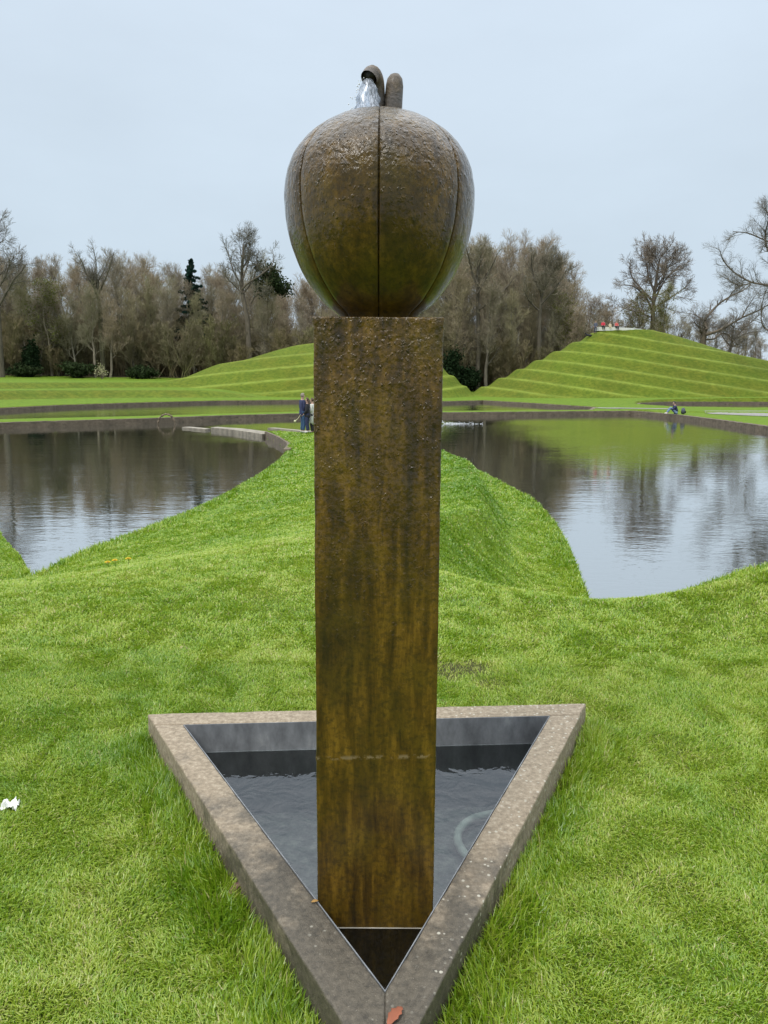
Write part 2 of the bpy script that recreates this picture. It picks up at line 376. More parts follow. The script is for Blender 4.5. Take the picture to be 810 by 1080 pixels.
# terraced mounds
for nm, k, (x0, x1, y0, y1) in (('terraced_mound', 0, (11, 82, 101, 142)), ('terraced_mound', 1, (-40, 15, 100, 142))):
    gx = np.arange(x0, x1, .22); gy = np.concatenate([np.arange(y0, 122, .2), np.arange(122, y1, .6)])
    GX, GY = np.meshgrid(gx, gy); GZ, LG = zmounds(GX, GY)[k]; G0 = land(GX, GY)
    keep = GZ > G0 - .25
    GZ = np.where(keep, GZ, G0 - .5)
    idx = np.arange(GX.size).reshape(GX.shape)
    q = np.stack([idx[:-1, :-1], idx[:-1, 1:], idx[1:, 1:], idx[1:, :-1]], -1)
    kq = keep[:-1, :-1] | keep[:-1, 1:] | keep[1:, 1:] | keep[1:, :-1]
    q = q[kq]
    used = np.unique(q); rm = np.full(GX.size, -1); rm[used] = np.arange(len(used))
    V = np.stack([GX, GY, GZ], -1).reshape(-1, 3)[used]
    me = np_mesh(nm, V, rm[q], smooth=True)
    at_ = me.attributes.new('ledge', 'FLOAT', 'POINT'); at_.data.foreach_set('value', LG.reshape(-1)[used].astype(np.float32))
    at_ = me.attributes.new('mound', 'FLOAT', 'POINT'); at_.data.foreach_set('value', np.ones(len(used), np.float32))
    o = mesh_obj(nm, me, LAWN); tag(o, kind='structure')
# water of ponds and canals: one level sheet, the land rises out of it
v = [(-85, 7.6, W), (85, 7.6, W), (85, 116, W), (-85, 116, W)]
o = mesh_obj('pond_water', np_mesh('pond_water', v, [(0, 1, 2, 3)]), WATER); tag(o, kind='structure')

# ------------------------------------------------------------------ grass blades
def make_grass():
    rg = np.random.default_rng(3)
    def cloud(n, y0, y1, pw, half=.62):
        u = rg.random(n)
        if pw == 0: y = y0 + (y1 - y0) * u
        else: y = y0 * (y1 / y0) ** u
        x = (rg.random(n) * 2 - 1) * (half * y + .25)
        return x, y
    xs, ysl, ln, wd = [], [], [], []
    x, y = cloud(440000, 1.25, 4.2, 0)
    xs.append(x); ysl.append(y); ln.append(rg.uniform(.022, .060, len(x))); wd.append(rg.uniform(.0011, .0022, len(x)))
    x, y = cloud(430000, 4.0, 17., 1, .58)
    xs.append(x); ysl.append(y); ln.append(rg.uniform(.025, .055, len(x)) * (1 + .03 * y)); wd.append(.00070 * np.maximum(y, 2.6) * rg.uniform(.7, 1.3, len(x)))
    x, y = cloud(90000, 16., 42., 1, .25)
    x = rg.uniform(-7, 4.5, len(x))
    xs.append(x); ysl.append(y); ln.append(rg.uniform(.05, .10, len(x))); wd.append(.0008 * y * rg.uniform(.7, 1.3, len(x)))
    lush = [np.zeros(len(a)) for a in xs]
    # rank tufts the mower cannot reach, along the basin
    edges = [(TRI_O[0], TRI_O[2]), (TRI_O[1], TRI_O[2]), (TRI_O[0], TRI_O[1])]
    for (a, b), n in zip(edges, (22000, 22000, 6000)):
        a = np.array(a); b = np.array(b); t = rg.random(n); nrm = np.array([b[1] - a[1], a[0] - b[0]]); nrm /= np.hypot(*nrm)
        c = np.array([-.03, 2.56])
        if np.dot(nrm, a - c) < 0: nrm = -nrm
        d = .008 + np.abs(rg.normal(0, .085, n)); p = a + (b - a) * t[:, None] + nrm * d[:, None]
        keep = rg.random(n) < (.12 + .85 * vnoise(p[:, 0] * 6 + 9, p[:, 1] * 6, 21))
        p = p[keep]; d = d[keep]
        xs.append(p[:, 0]); ysl.append(p[:, 1]); ln.append(rg.uniform(.04, .110, len(p)) * np.clip(1.25 - d * 3.5, .35, 1)); wd.append(rg.uniform(.0013, .0026, len(p)))
        lush.append(np.ones(len(p)) * .8)
    for line, y0_, y1_, n in ((SHORE_L, 9.8, 31, 16000), (SHORE_R, 7.5, 30, 16000)):
        P_ = np.array([p for p in line if y0_ <= p[1] <= y1_]); sg = np.hypot(*np.diff(P_, axis=0).T); cu = np.concatenate([[0], np.cumsum(sg)])
        t = rg.random(n) * cu[-1]; x = np.interp(t, cu, P_[:, 0]) + rg.normal(0, .16, n); y = np.interp(t, cu, P_[:, 1]) + rg.normal(0, .12, n)
        xs.append(x); ysl.append(y); ln.append(rg.uniform(.07, .17, n)); wd.append(.0006 * y * rg.uniform(.7, 1.3, n)); lush.append(np.full(n, .4))
    x = np.concatenate(xs); y = np.concatenate(ysl); L = np.concatenate(ln); w = np.concatenate(wd); lu = np.concatenate(lush)
    k = ~basin_clear(x, y, 1.004)
    x, y, L, w, lu = x[k], y[k], L[k], w[k], lu[k]
    bare = vnoise(x * 2.3, y * 2.3, 31) * .6 + vnoise(x * 6, y * 6, 32) * .4
    spots = spots_at(x, y)
    k = (rg.random(len(x)) < 1 - .88 * spots) & (rg.random(len(x)) < np.where(bare < .30, .55, 1.))
    z = ground(x, y)
    inl = inpoly(x, y, LAKE)
    k &= (z > W + .015)
    x, y, z, L, w, lu, spots = x[k], y[k], z[k], L[k], w[k], lu[k], spots[k]
    n = len(x)
    tall = vnoise(x * 1.6, y * 1.6, 41) * .6 + vnoise(x * 4.5, y * 4.5, 42) * .4
    L = L * (.40 + .42 * tall) * (1 + .35 * lu)
    az = 2 * np.pi * (vnoise(x * 3.3, y * 3.3, 51) * 1.3 + vnoise(x * 9., y * 9., 52) * .8) + rg.normal(0, 1.1, n)
    lean = np.clip(rg.normal(.95, .30, n) - .55 * lu, .1, 1.42)
    dx, dy = np.cos(az), np.sin(az)
    pa = az + np.pi / 2 + rg.normal(0, .5, n); sx, sy = np.cos(pa) * w, np.sin(pa) * w
    l1 = L * .5; le1 = lean * .65; le2 = np.minimum(lean * 1.35, 1.55)
    mx = x + dx * l1 * np.sin(le1); my = y + dy * l1 * np.sin(le1); mz = z + l1 * np.cos(le1)
    tx = mx + dx * l1 * np.sin(le2); ty = my + dy * l1 * np.sin(le2); tz = mz + l1 * np.cos(le2)
    z = z - .006
    V = np.stack([np.stack([x - sx, y - sy, z], -1), np.stack([x + sx, y + sy, z], -1), np.stack([mx + sx * .8, my + sy * .8, mz], -1),
                  np.stack([mx - sx * .8, my - sy * .8, mz], -1), np.stack([tx, ty, tz], -1)], 1)
    b = np.arange(n) * 5
    Q = np.stack([b, b + 1, b + 2, b + 3], -1); T = np.stack([b + 3, b + 2, b + 4], -1)
    me = np_mesh('grass', V, Q, T)
    drb = pdist(x, y, SHORE_R); bankm = sst((drb - .8) / .4) * sst((2.5 - drb) / .7) * sst((y - 7.5) / 2) * (x < 3.4)  # lusher bank grass, with the steep side's shade put into the tint
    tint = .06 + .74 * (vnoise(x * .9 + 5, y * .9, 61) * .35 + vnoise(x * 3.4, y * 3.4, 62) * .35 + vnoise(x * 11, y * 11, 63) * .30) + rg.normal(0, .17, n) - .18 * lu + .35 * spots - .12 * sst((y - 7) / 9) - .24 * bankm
    tint = np.where(rg.random(n) < .03, .97, tint)
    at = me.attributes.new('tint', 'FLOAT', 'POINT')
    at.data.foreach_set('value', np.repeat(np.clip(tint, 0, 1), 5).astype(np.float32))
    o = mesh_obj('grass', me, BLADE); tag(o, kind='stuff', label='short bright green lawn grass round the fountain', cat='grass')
make_grass()

# ------------------------------------------------------------------ basin
def prism(pts, z0, z1, bev=.0, cuts=0):
    bm = bmesh.new()
    lo = [bm.verts.new((x, y, z0)) for x, y in pts]; hi = [bm.verts.new((x, y, z1)) for x, y in pts]
    bm.faces.new(lo[::-1]); bm.faces.new(hi)
    for i in range(len(pts)):
        j = (i + 1) % len(pts); bm.faces.new((lo[i], lo[j], hi[j], hi[i]))
    bmesh.ops.recalc_face_normals(bm, faces=bm.faces)
    if bev: bmesh.ops.bevel(bm, geom=list(bm.edges), offset=bev, segments=2, affect='EDGES', profile=.6)
    return bm
def rough_up(bm, amp, sc, seed=0):
    for v_ in bm.verts:
        v_.co += mnoise.noise_vector(v_.co * sc + Vector((seed, 0, 0))) * amp
def lineX(p, q_, r, s):
    a = np.array([[q_[0] - p[0], -(s[0] - r[0])], [q_[1] - p[1], -(s[1] - r[1])]])
    t = np.linalg.solve(a, np.array([r[0] - p[0], r[1] - p[1]]))[0]
    return (p[0] + t * (q_[0] - p[0]), p[1] + t * (q_[1] - p[1]))
def shrink(pts, d):
    c = np.mean(np.array(pts), 0)
    out = []
    n = len(pts)
    P = [np.array(p) for p in pts]
    area = sum(P[i][0] * P[(i + 1) % n][1] - P[(i + 1) % n][0] * P[i][1] for i in range(n))
    sg = 1 if area > 0 else -1
    L = []
    for i in range(n):
        a, b = P[i], P[(i + 1) % n]; t = (b - a) / np.linalg.norm(b - a); nn = np.array([-t[1], t[0]]) * sg
        L.append((a + nn * d, b + nn * d))
    return [lineX(*L[i - 1], *L[i]) for i in range(n)]
OL, OR, OF = TRI_O; IL, IR, IF = TRI_I
Lp = lineX(IL, IR, OL, OF); Rp = lineX(IL, IR, OR, OF)
basin = empty('stone_basin', (0, 0, 0))
tag(basin, 'low triangular stone basin with weathered rim and dark water round the pillar', 'basin')
def rim_stone(pts, seed):
    bm = prism(shrink(pts, .0009), -.45, RIM, 0)
    es = [e for e in bm.edges if e.calc_length() > .2]
    bmesh.ops.subdivide_edges(bm, edges=es, cuts=40, use_grid_fill=True)
    ed = [e for e in bm.edges if len(e.link_faces) == 2 and e.calc_face_angle(0) > .5]
    bmesh.ops.bevel(bm, geom=ed, offset=.006, segments=2, affect='EDGES', profile=.6)
    rough_up(bm, .0022, 14, seed); rough_up(bm, .0012, 60, seed)
    return bm_obj('rim_stone', bm, RIMM, basin, smooth=True)
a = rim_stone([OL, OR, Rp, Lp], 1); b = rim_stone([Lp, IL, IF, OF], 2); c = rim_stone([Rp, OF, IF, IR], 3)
a['label'] = 'straight rim stone along the back of the basin'; b['label'] = 'rim stone on the left flank, dark and damp at its tip'; c['label'] = 'rim stone on the right flank, speckled with pale lichen'
# lead liner: a thin upstand inside the rim and the floor under the water
bm = bmesh.new()
Ia = shrink(TRI_I, .0005); Ib = shrink(TRI_I, .0032)
ring = []
for P_, zz in ((Ia, -.33), (Ia, RIM - .001), (Ib, RIM - .001), (Ib, BW - .004), (shrink(TRI_I, .010), BW - .004), (shrink(TRI_I, .010), -.33)):
    ring.append([bm.verts.new((x, y, zz)) for x, y in P_])
for r0, r1 in zip(ring[:-1], ring[1:]):
    for i in range(3): bm.faces.new((r0[i], r0[(i + 1) % 3], r1[(i + 1) % 3], r1[i]))
bm_obj('liner', bm, LINER, basin)
M = Mat('basin_floor'); v = M.coord(); nn = M.noise(v, 24, 6, .75); M.pr(M.ramp(nn, [(.32, (.030, .036, .034)), (.50, (.14, .15, .14)), (.70, (.36, .36, .31))]), .9)
bm = prism(shrink(TRI_I, .002), -.40, -.26); bm_obj('floor_slab', bm, M.m, basin)
wp = shrink(TRI_I, .0115)
o = mesh_obj('basin_water', np_mesh('basin_water', [(x, y, BW) for x, y in wp], None, [(0, 2, 1)]), BWATER); tag(o, kind='structure')

def tube(name, pts, rad, m, parent=None, sides=10, cap=True, smooth=True):
    pts = np.array(pts, float); K = len(pts)
    rad = np.full(K, rad) if np.isscalar(rad) else np.array(rad)
    t = np.gradient(pts, axis=0); t /= np.linalg.norm(t, axis=1)[:, None]
    ref = np.array([0, 0, 1.]) if abs(t[:, 2]).max() < .9 else np.array([.3, 1., .1])
    u = np.cross(t, ref); u /= np.linalg.norm(u, axis=1)[:, None]; w = np.cross(t, u)
    a = np.arange(sides) * 2 * np.pi / sides
    V = pts[:, None] + rad[:, None, None] * (np.cos(a)[None, :, None] * u[:, None] + np.sin(a)[None, :, None] * w[:, None])
    bm = bmesh.new(); vs = [[bm.verts.new(p) for p in r] for r in V]
    for i in range(K - 1):
        for j in range(sides):
            k = (j + 1) % sides; bm.faces.new((vs[i][j], vs[i][k], vs[i + 1][k], vs[i + 1][j]))
    if cap: bm.faces.new(vs[0][::-1]); bm.faces.new(vs[-1])
    return bm_obj(name, bm, m, parent, smooth=smooth)
hp = smooth_line([(.66, 3.06), (.56, 3.03), (.47, 2.97), (.38, 2.93), (.32, 2.86), (.30, 2.77), (.33, 2.66), (.42, 2.52)], 8)
o = tube('hose', [(x, y, -.225) for x, y in hp], .017, simple('pale_hose', (.62, .66, .58), .6))
tag(o, 'pale curved hose lying under the basin water', 'hose')
hp = smooth_line([(.30, 3.02), (.42, 2.985), (.52, 2.94), (.60, 2.93)], 6)

# ------------------------------------------------------------------ fountain
CX, CY = -.017, 2.125
ftn = empty('fountain', (CX, CY, 0)); tag(ftn, 'wet brown pillar fountain carrying a grooved stone fruit with a spout', 'fountain')
def make_pillar():
    hw, hd = .163, .168; z0, z1 = -.30, 1.722
    nx, nz = 30, 190
    bm = bmesh.new()
    bmesh.ops.create_cube(bm, size=1.)
    for v_ in bm.verts: v_.co = Vector((v_.co.x * 2 * hw, v_.co.y * 2 * hd, z0 + (v_.co.z + .5) * (z1 - z0)))
    bmesh.ops.subdivide_edges(bm, edges=[e for e in bm.edges if abs(e.verts[0].co.z - e.verts[1].co.z) > .5], cuts=nz, use_grid_fill=True)
    bmesh.ops.subdivide_edges(bm, edges=[e for e in bm.edges if abs(e.verts[0].co.z - e.verts[1].co.z) < .001 and e.calc_length() > .2], cuts=nx, use_grid_fill=True)
    ed = [e for e in bm.edges if len(e.link_faces) == 2 and e.calc_face_angle(0) > .5]
    bmesh.ops.bevel(bm, geom=ed, offset=.004, segments=2, affect='EDGES', profile=.5)
    seam = .55
    for v_ in bm.verts:
        c_ = v_.co.copy(); z = c_.z
        k = max(0, min(1, (z - .7) / 1.0))
        n = Vector((c_.x / hw, c_.y / hd, 0))
        n = Vector((n.x if abs(n.x) > .93 else 0, n.y if abs(n.y) > .93 else 0, 0))
        d = mnoise.noise(Vector((c_.x * 34, c_.y * 34, z * 24))) * (.0005 + .0012 * k) + mnoise.noise(Vector((c_.x * 9, c_.y * 9, z * 5))) * .0010
        # worn ring carved high on the front, and the joint low down
        if c_.y < 0:
            rr = math.hypot(c_.x - .035, z - 1.50)
            d += .0030 * math.exp(-((rr - .066) / .005) ** 2) * (1 if z > 1.49 else .3)
            rr = math.hypot((c_.x + .075) / .038, (z - 1.41) / .15); d += .0016 * math.exp(-((rr - 1) / .10) ** 2)
        d += .0035 * math.exp(-((z - seam) / .005) ** 2) * (.4 + .8 * mnoise.noise(Vector((c_.x * 40, c_.y * 40, 3))))
        d += .0025 * max(0, (z - 1.695) / .027)
        v_.co += n * d
        v_.co.x *= 1 + .012 * (1 - z / 1.72) - .006
    return bm_obj('pillar', bm, PILLAR, ftn, smooth=True)
make_pillar()
mw = .1645; tube('waterline_foam', [(-mw, -.1695, BW), (mw, -.1695, BW), (mw, .1695, BW), (-mw, .1695, BW), (-mw, -.1695, BW)], .0016, simple('foam_line', (.45, .43, .36), .4), ftn, 6, smooth=False)
prof = [(952, 146), (922, 184), (890, 214), (820, 264), (740, 300), (660, 324), (580, 335), (510, 336), (440, 324), (382, 297), (330, 254), (286, 196), (258, 140), (243, 84), (236, 40)]
TH = R(9.8)
def row(zy, hz):
    yp = 50 + zy / 3.375; vv = -(yp - 540) / 811
    dy = math.cos(TH) + vv * math.sin(TH); dz = -math.sin(TH) + vv * math.cos(TH)
    t = 2.125 / dy
    return CAMZ + dz * t, hz / 3.375 / 811 * t
pr_ = [row(*p) for p in prof]
zt = pr_[-1][0]
pz = [1.722] + [p[0] for p in pr_] ; prr = [pr_[0][1] * .90] + [p[1] for p in pr_]
def make_fruit():
    NZ, NA = 150, 294
    zs0 = np.array(pz); rs0 = np.array(prr)
    # arc-length parameter, smooth spline
    P_ = smooth_line(list(zip(rs0, zs0)), 12); P_ = np.array(P_ + [(0.0, zs0[-1] + .002)])
    s = np.concatenate([[0], np.cumsum(np.hypot(*np.diff(P_, axis=0).T))])
    t = np.linspace(0, s[-1], NZ); rr = np.interp(t, s, P_[:, 0]); zz = np.interp(t, s, P_[:, 1])
    g = 2 * np.pi / 7
    off = np.concatenate([np.array([-11, -8, -5.5, -3.8, -2.6, -1.6, -.8, 0, .8, 1.6, 2.6, 3.8, 5.5, 8, 11]) / 1000 / .26, np.linspace(.015 / .26, g - .015 / .26, 32)])
    a = np.concatenate([off + k * g for k in range(7)]) - np.pi / 2; NA = len(a)
    da = np.abs((a + np.pi / 2 + g / 2) % g - g / 2)           # angle from the nearest groove
    V = np.zeros((NZ, NA, 3))
    for i in range(NZ):
        r = rr[i]
        dep = .009 * np.exp(-(da * .26 / .0019) ** 2) + .0025 * np.exp(-(da * .26 / .012) ** 2)
        bulge = .004 * np.cos(da / (g / 2) * np.pi / 2) * 0
        ru = max(r - 0, 0) - dep * min(1, r / .06)
        V[i, :, 0] = ru * np.cos(a); V[i, :, 1] = ru * np.sin(a); V[i, :, 2] = zz[i]
    flat = V.reshape(-1, 3)
    for k in range(len(flat)):
        p = Vector(flat[k]); up = max(0., min(1., (p.z - 1.9) / .2))
        d = mnoise.noise(p * 40) * (.0004 + .0011 * up) + mnoise.noise(p * 9) * .0010
        h = math.hypot(p.x, p.y)
        if h > .001: flat[k][0] += p.x / h * d; flat[k][1] += p.y / h * d
    idx = np.arange(NZ * NA).reshape(NZ, NA); nx = np.roll(idx, -1, 1)
    q = np.stack([idx[:-1], nx[:-1], nx[1:], idx[1:]], -1).reshape(-1, 4)
    return mesh_obj('fruit', np_mesh('fruit', flat, q, smooth=True), FRUIT, ftn)
fruit = make_fruit()
ZT = zt
M = Mat('worn_stalk_stone'); v = M.coord(); n_ = M.noise(v, 45, 5, .7); n2_ = M.noise(v, 16, 3, .6)
c = M.ramp(n_, [(.3, (.045, .034, .022)), (.55, (.14, .103, .064)), (.75, (.30, .225, .135))])
c = M.mix(M.ramp(n2_, [(.45, 0.), (.62, .8)]), c, (.11, .10, .095))
M.pr(c, .6, M.bump(n_, 1., .007), Coat_Weight=.2, Coat_Roughness=.2); STEMM = M.m
def lathe_chain(name, pts, rad, m, parent, sides=20, flat=1.):
    return tube(name, pts, rad, m, parent, sides)
# hooked spout, open mouth to the left
sp = smooth_line([(-.007, .006, -.02), (-.007, .004, .03), (-.008, -.002, .060), (-.012, -.012, .078), (-.020, -.025, .084), (-.028, -.036, .070)], 5)
spo = tube('spout', [(x, y, ZT + z) for x, y, z in sp], np.interp(np.linspace(0, 1, len(sp)), [0, .5, .8, 1], [.0190, .0200, .0215, .0220]), STEMM, ftn, 20, cap=False)
# dark throat just inside the mouth
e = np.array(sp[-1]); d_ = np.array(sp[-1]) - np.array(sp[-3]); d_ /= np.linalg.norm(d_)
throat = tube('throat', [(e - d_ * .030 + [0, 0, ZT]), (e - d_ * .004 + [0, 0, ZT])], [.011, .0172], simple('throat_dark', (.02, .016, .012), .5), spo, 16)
# upright stub beside it
st = [(.033, .004, -.03), (.033, .004, .0), (.035, .004, .04), (.037, .004, .068), (.0375, .004, .084), (.037, .004, .094), (.0365, .004, .098)]
tube('stalk', [(x, y, ZT + z) for x, y, z in st], [.0235, .0235, .0232, .0225, .0195, .0120, .002], STEMM, ftn, 22)
# sheet of falling water and loose drops
M = Mat('falling_water')
v = M.coord(); n_ = M.noise(M.n('Mapping', {'Vector': v, 'Scale': (1.6, 1.6, .35)}), 150, 4, .7)
g = M.n('BsdfGlossy', {'Color': (.42, .45, .49), 'Roughness': .3}); d = M.n('BsdfDiffuse', {'Color': (.50, .53, .57)}); t = M.n('BsdfTransparent', {'Color': (.80, .84, .89)})
m1 = M.n('MixShader', {0: .5, 1: d, 2: g}); m2 = M.n('MixShader', {0: M.ramp(n_, [(.44, .22), (.62, .85)]), 1: t, 2: m1})
M.nt.links.new(m2.outputs[0], M.out.inputs[0]); FALL = M.m
bm = bmesh.new(); rows = []
r3 = random.Random(2)
for i in range(12):
    t = i / 11
    cx = -.031 - .004 * t; cy = -.042 - .012 * t; z = ZT + .066 - .076 * (t ** 1.15)
    wl = .009 + .020 * t ** .8; wr = .011 + .030 * t ** .8
    rw = []
    for j in range(18):
        a = 2 * math.pi * j / 18
        k = 1 + .30 * mnoise.noise(Vector((math.cos(a) * 3, math.sin(a) * 3, t * 4))) + .25 * max(0, t - .85) * 4
        rw.append(bm.verts.new((cx + (wr if math.cos(a) > 0 else wl) * math.cos(a) * k, cy + (.008 + .014 * t) * math.sin(a) * k, z)))
    rows.append(rw)
for r0, r1 in zip(rows[:-1], rows[1:]):
    for j in range(18): bm.faces.new((r0[j], r0[(j + 1) % 18], r1[(j + 1) % 18], r1[j]))
bm_obj('water_jet', bm, FALL, spo, smooth=True)
bm = bmesh.new()
for _ in range(70):
    t = r3.random(); x = -.040 - r3.random() * (.012 + .042 * t); z = ZT + .070 - .085 * t + r3.uniform(-.006, .006)
    y = -.03 + r3.uniform(-.02, .02)
    for v_ in bmesh.ops.create_icosphere(bm, subdivisions=1, radius=r3.uniform(.0006, .0019))['verts']: v_.co += Vector((x, y, z))
bm_obj('water_drops', bm, simple('drop_white', (.93, .95, .97), .5, .02), spo, smooth=True)

# ------------------------------------------------------------------ small things on the lawn and rim
def leaf(name, loc, L, Wd, rz, m, tilt=0.):
    bm = bmesh.new(); n = 9; rows = []
    for i in range(n):
        t = i / (n - 1); w = Wd * math.sin(math.pi * min(1, t * .95 + .03)) ** .8 * (1 + .2 * math.sin(t * 23)) * (.9 if t < .9 else .6)
        z = .012 * math.sin(t * 3) * L * 8
        rows.append([bm.verts.new((L * (t - .5), s * w, z + abs(s) * .15 * w + tilt * (t - .5) * L)) for s in (-1, -.5, 0, .5, 1)])
    for a, b in zip(rows[:-1], rows[1:]):
        for i in range(4): bm.faces.new((a[i], a[i + 1], b[i + 1], b[i]))
    r = bmesh.ops.extrude_face_region(bm, geom=list(bm.faces))
    for v_ in [g for g in r['geom'] if isinstance(g, bmesh.types.BMVert)]: v_.co.z += .0009
    o = bm_obj(name, bm, m, None, smooth=True); o.location = loc; o.rotation_euler = (0, 0, rz)
    return o
tag(leaf('dead_leaf', (.032, 1.515, RIM + .004), .062, .014, 1.0, simple('rust_leaf', (.30, .095, .045), .7)), 'rust red dead leaf lying on the front corner of the stone rim', 'leaf')
tag(leaf('dead_leaf', (-.183, 1.90, RIM + .004), .020, .006, .3, simple('amber_leaf', (.36, .20, .05), .7)), 'tiny amber leaf scrap on the inner edge of the rim', 'leaf')
tag(leaf('dead_leaf', (-.44, 2.09, .055), .055, .013, .9, simple('dull_leaf', (.16, .085, .065), .8), .3), 'dull brown dead leaf in the grass left of the basin', 'leaf')
# crumpled white scrap
bm = bmesh.new(); bmesh.ops.create_grid(bm, x_segments=16, y_segments=16, size=.036)
for v_ in bm.verts:
    p = v_.co.copy(); q1 = mnoise.noise(p * 42 + Vector((2, 7, 0))); q2 = mnoise.noise(p * 95 + Vector((5, 1, 0))); r_ = p.length / .045
    edge = 1 + .35 * mnoise.noise(Vector((math.atan2(p.y, p.x) * 1.6, 3, 0))) * r_
    v_.co = Vector((p.x * .80 * edge + .006 * q2, p.y * .62 * edge + .006 * q1, .034 * abs(q1) + .012 * q2 + .010 * (1 - r_)))
r = bmesh.ops.extrude_face_region(bm, geom=list(bm.faces))
for v_ in [g_ for g_ in r['geom'] if isinstance(g_, bmesh.types.BMVert)]: v_.co.z += .0008
o = bm_obj('paper_scrap', bm, simple('white_paper', (.84, .84, .82), .8, .04), None); o.location = (-1.345, 2.56, .035)
tag(o, 'crumpled white paper scrap lying on the grass', 'litter')
YEL = simple('dandelion_yellow', (.75, .55, .02), .7, .15); STALK = simple('flower_stalk', (.12, .2, .03))
def flower(x, y, r, label):
    z = float(ground(np.array([x]), np.array([y]))[0])
    f = empty('dandelion', (x, y, z)); tag(f, label, 'flower', 'dandelions in the lawn')
    bm = bmesh.new()
    for ring_, n, zz in ((1., 16, .0), (.7, 12, .006), (.4, 8, .010)):
        for i in range(n):
            a = 2 * math.pi * i / n + ring_; c_, s_ = math.cos(a), math.sin(a); w = r * .22
            vs = [bm.verts.new(p) for p in ((0, 0, zz), (c_ * r * ring_ - s_ * w, s_ * r * ring_ + c_ * w, zz + .006), (c_ * r * ring_ * 1.1, s_ * r * ring_ * 1.1, zz + .004), (c_ * r * ring_ + s_ * w, s_ * r * ring_ - c_ * w, zz + .006))]
            bm.faces.new(vs)
    h = bm_obj('flower_head', bm, YEL, f); h.location = (0, 0, .085)
    tube('stem', [(0, 0, -.01), (.004, 0, .05), (0, 0, .088)], .003, STALK, f, 6)
for x, y in ((-2.93, 7.95), (-2.80, 7.80), (-2.72, 7.98)): flower(x, y, .030, 'yellow dandelion in the lawn above the pond with the arch')
for x, y in ((1.93, 6.25), (2.03, 6.28), (2.14, 6.22), (2.2, 6.34)): flower(x, y, .026, 'yellow dandelion on the lawn crest at the tip of the open pond')
flower(2.66, 6.35, .026, 'single yellow dandelion on the crest right of the yellow patch')

# ------------------------------------------------------------------ walls, slabs, arch, paths
def wall(name, line, h0, h1, th, m, label, cat='wall', wob=.03):
    P_ = np.array(line, float)
    # resample
    s = np.concatenate([[0], np.cumsum(np.hypot(*np.diff(P_, axis=0).T))]); n = max(3, int(s[-1] / .45))
    t = np.linspace(0, s[-1], n); P_ = np.stack([np.interp(t, s, P_[:, 0]), np.interp(t, s, P_[:, 1])], -1)
    T = np.gradient(P_, axis=0); T /= np.hypot(*T.T)[:, None]; N = np.stack([-T[:, 1], T[:, 0]], -1)
    bm = bmesh.new(); rows = []
    for i in range(n):
        w1 = wob * mnoise.noise(Vector((i * .9, 1, 0))); w2 = wob * mnoise.noise(Vector((i * .7, 5, 0)))
        a = P_[i] + N[i] * (th / 2 + w1); b = P_[i] - N[i] * (th / 2 + w2)
        rows.append([bm.verts.new((a[0], a[1], h0)), bm.verts.new((b[0], b[1], h0)), bm.verts.new((b[0], b[1], h1 + w1)), bm.verts.new((a[0], a[1], h1 + w2))])
    for r0, r1 in zip(rows[:-1], rows[1:]):
        for j in range(4): bm.faces.new((r0[j], r0[(j + 1) % 4], r1[(j + 1) % 4], r1[j]))
    bm.faces.new(rows[0]); bm.faces.new(rows[-1][::-1])
    o = bm_obj(name, bm, m); tag(o, label, cat); return o
wall('stone_wall', FARW, W - .5, W + .34, .7, WALLST, 'long low stone wall along the far shore of the near ponds')
wall('stone_wall', SHORE_R2[3:], W - .5, W + .34, .7, WALLST, 'low stone wall on the right shore below the seated person')
wall('stone_wall', CAN_F, W - .5, W + .32, .6, WALLST, 'thin dark stone wall edging the narrow canal below the mounds')
wall('stone_wall', [CAN2[0]] + CAN2[::-1][:5], W - .5, W + .34, .6, WALLST, 'dark stone wall of the canal right of the mound foot')
wall('stone_edging', SHORE_L[-24:], W - .5, W + .30, .25, WALLST, 'curved dark stone edging at the far end of the grass spit', 'edging')
wall('stone_kerb', [(-5.75, 39.0), (-4.3, 37.45), (-3.1, 36.05), (-1., 34.65)], W - .5, W + .47, .38, PALEST, 'pale stone kerb across the end of the grass spit where the couple stands', 'kerb', .01)
def slab(pts, z0, z1, label):
    bm = prism(pts, z0, z1, .02); o = bm_obj('stone_slab', bm, PALEST); tag(o, label, 'slab')
slab([(-6.1, 38.4), (-5.5, 39.3), (-7.6, 42.3), (-9.5, 43.9), (-9.75, 43.3), (-8.0, 41.3)], W - .3, W + .20, 'thick pale stone slab curving out from the grass spit over the pond')
slab([(-11.8, 44.9), (-11.5, 45.5), (-9.9, 43.9), (-10.1, 43.4)], W - .3, W + .10, 'thin pale slab barely above the water beyond the thick slab')
al = smooth_line([(-.55, 0, -.25), (-.53, 0, .15), (-.42, 0, .42), (-.14, 0, .60), (.08, 0, .62), (.32, 0, .50), (.50, 0, .2), (.56, 0, -.25)], 6)
o = tube('pond_arch', al, [.055 + .02 * math.sin(i * 1.3) for i in range(len(al))], simple('woven_willow', (.17, .13, .085), .9, .5, 9), None, 10); o.location = (-13.9, 49.3, W)
tag(o, 'small brown rustic arch standing in the left pond water', 'arch')
def patch(name, pts, m, lift=.03):
    P_ = np.array(pts); c_ = P_.mean(0)
    bm = bmesh.new(); cv = []
    for a, b in zip(P_, np.roll(P_, -1, 0)):
        for k in range(10):
            p = a + (b - a) * k / 10; cv.append(p + .12 * np.array([mnoise.noise(Vector((p[0], p[1], 0))), mnoise.noise(Vector((p[0], p[1], 9)))]))
    z = ground(np.array([p[0] for p in cv]), np.array([p[1] for p in cv])) + lift
    hi = [bm.verts.new((p[0], p[1], zz)) for p, zz in zip(cv, z)]; bm.faces.new(hi)
    o = bm_obj(name, bm, m); tag(o, kind='structure')
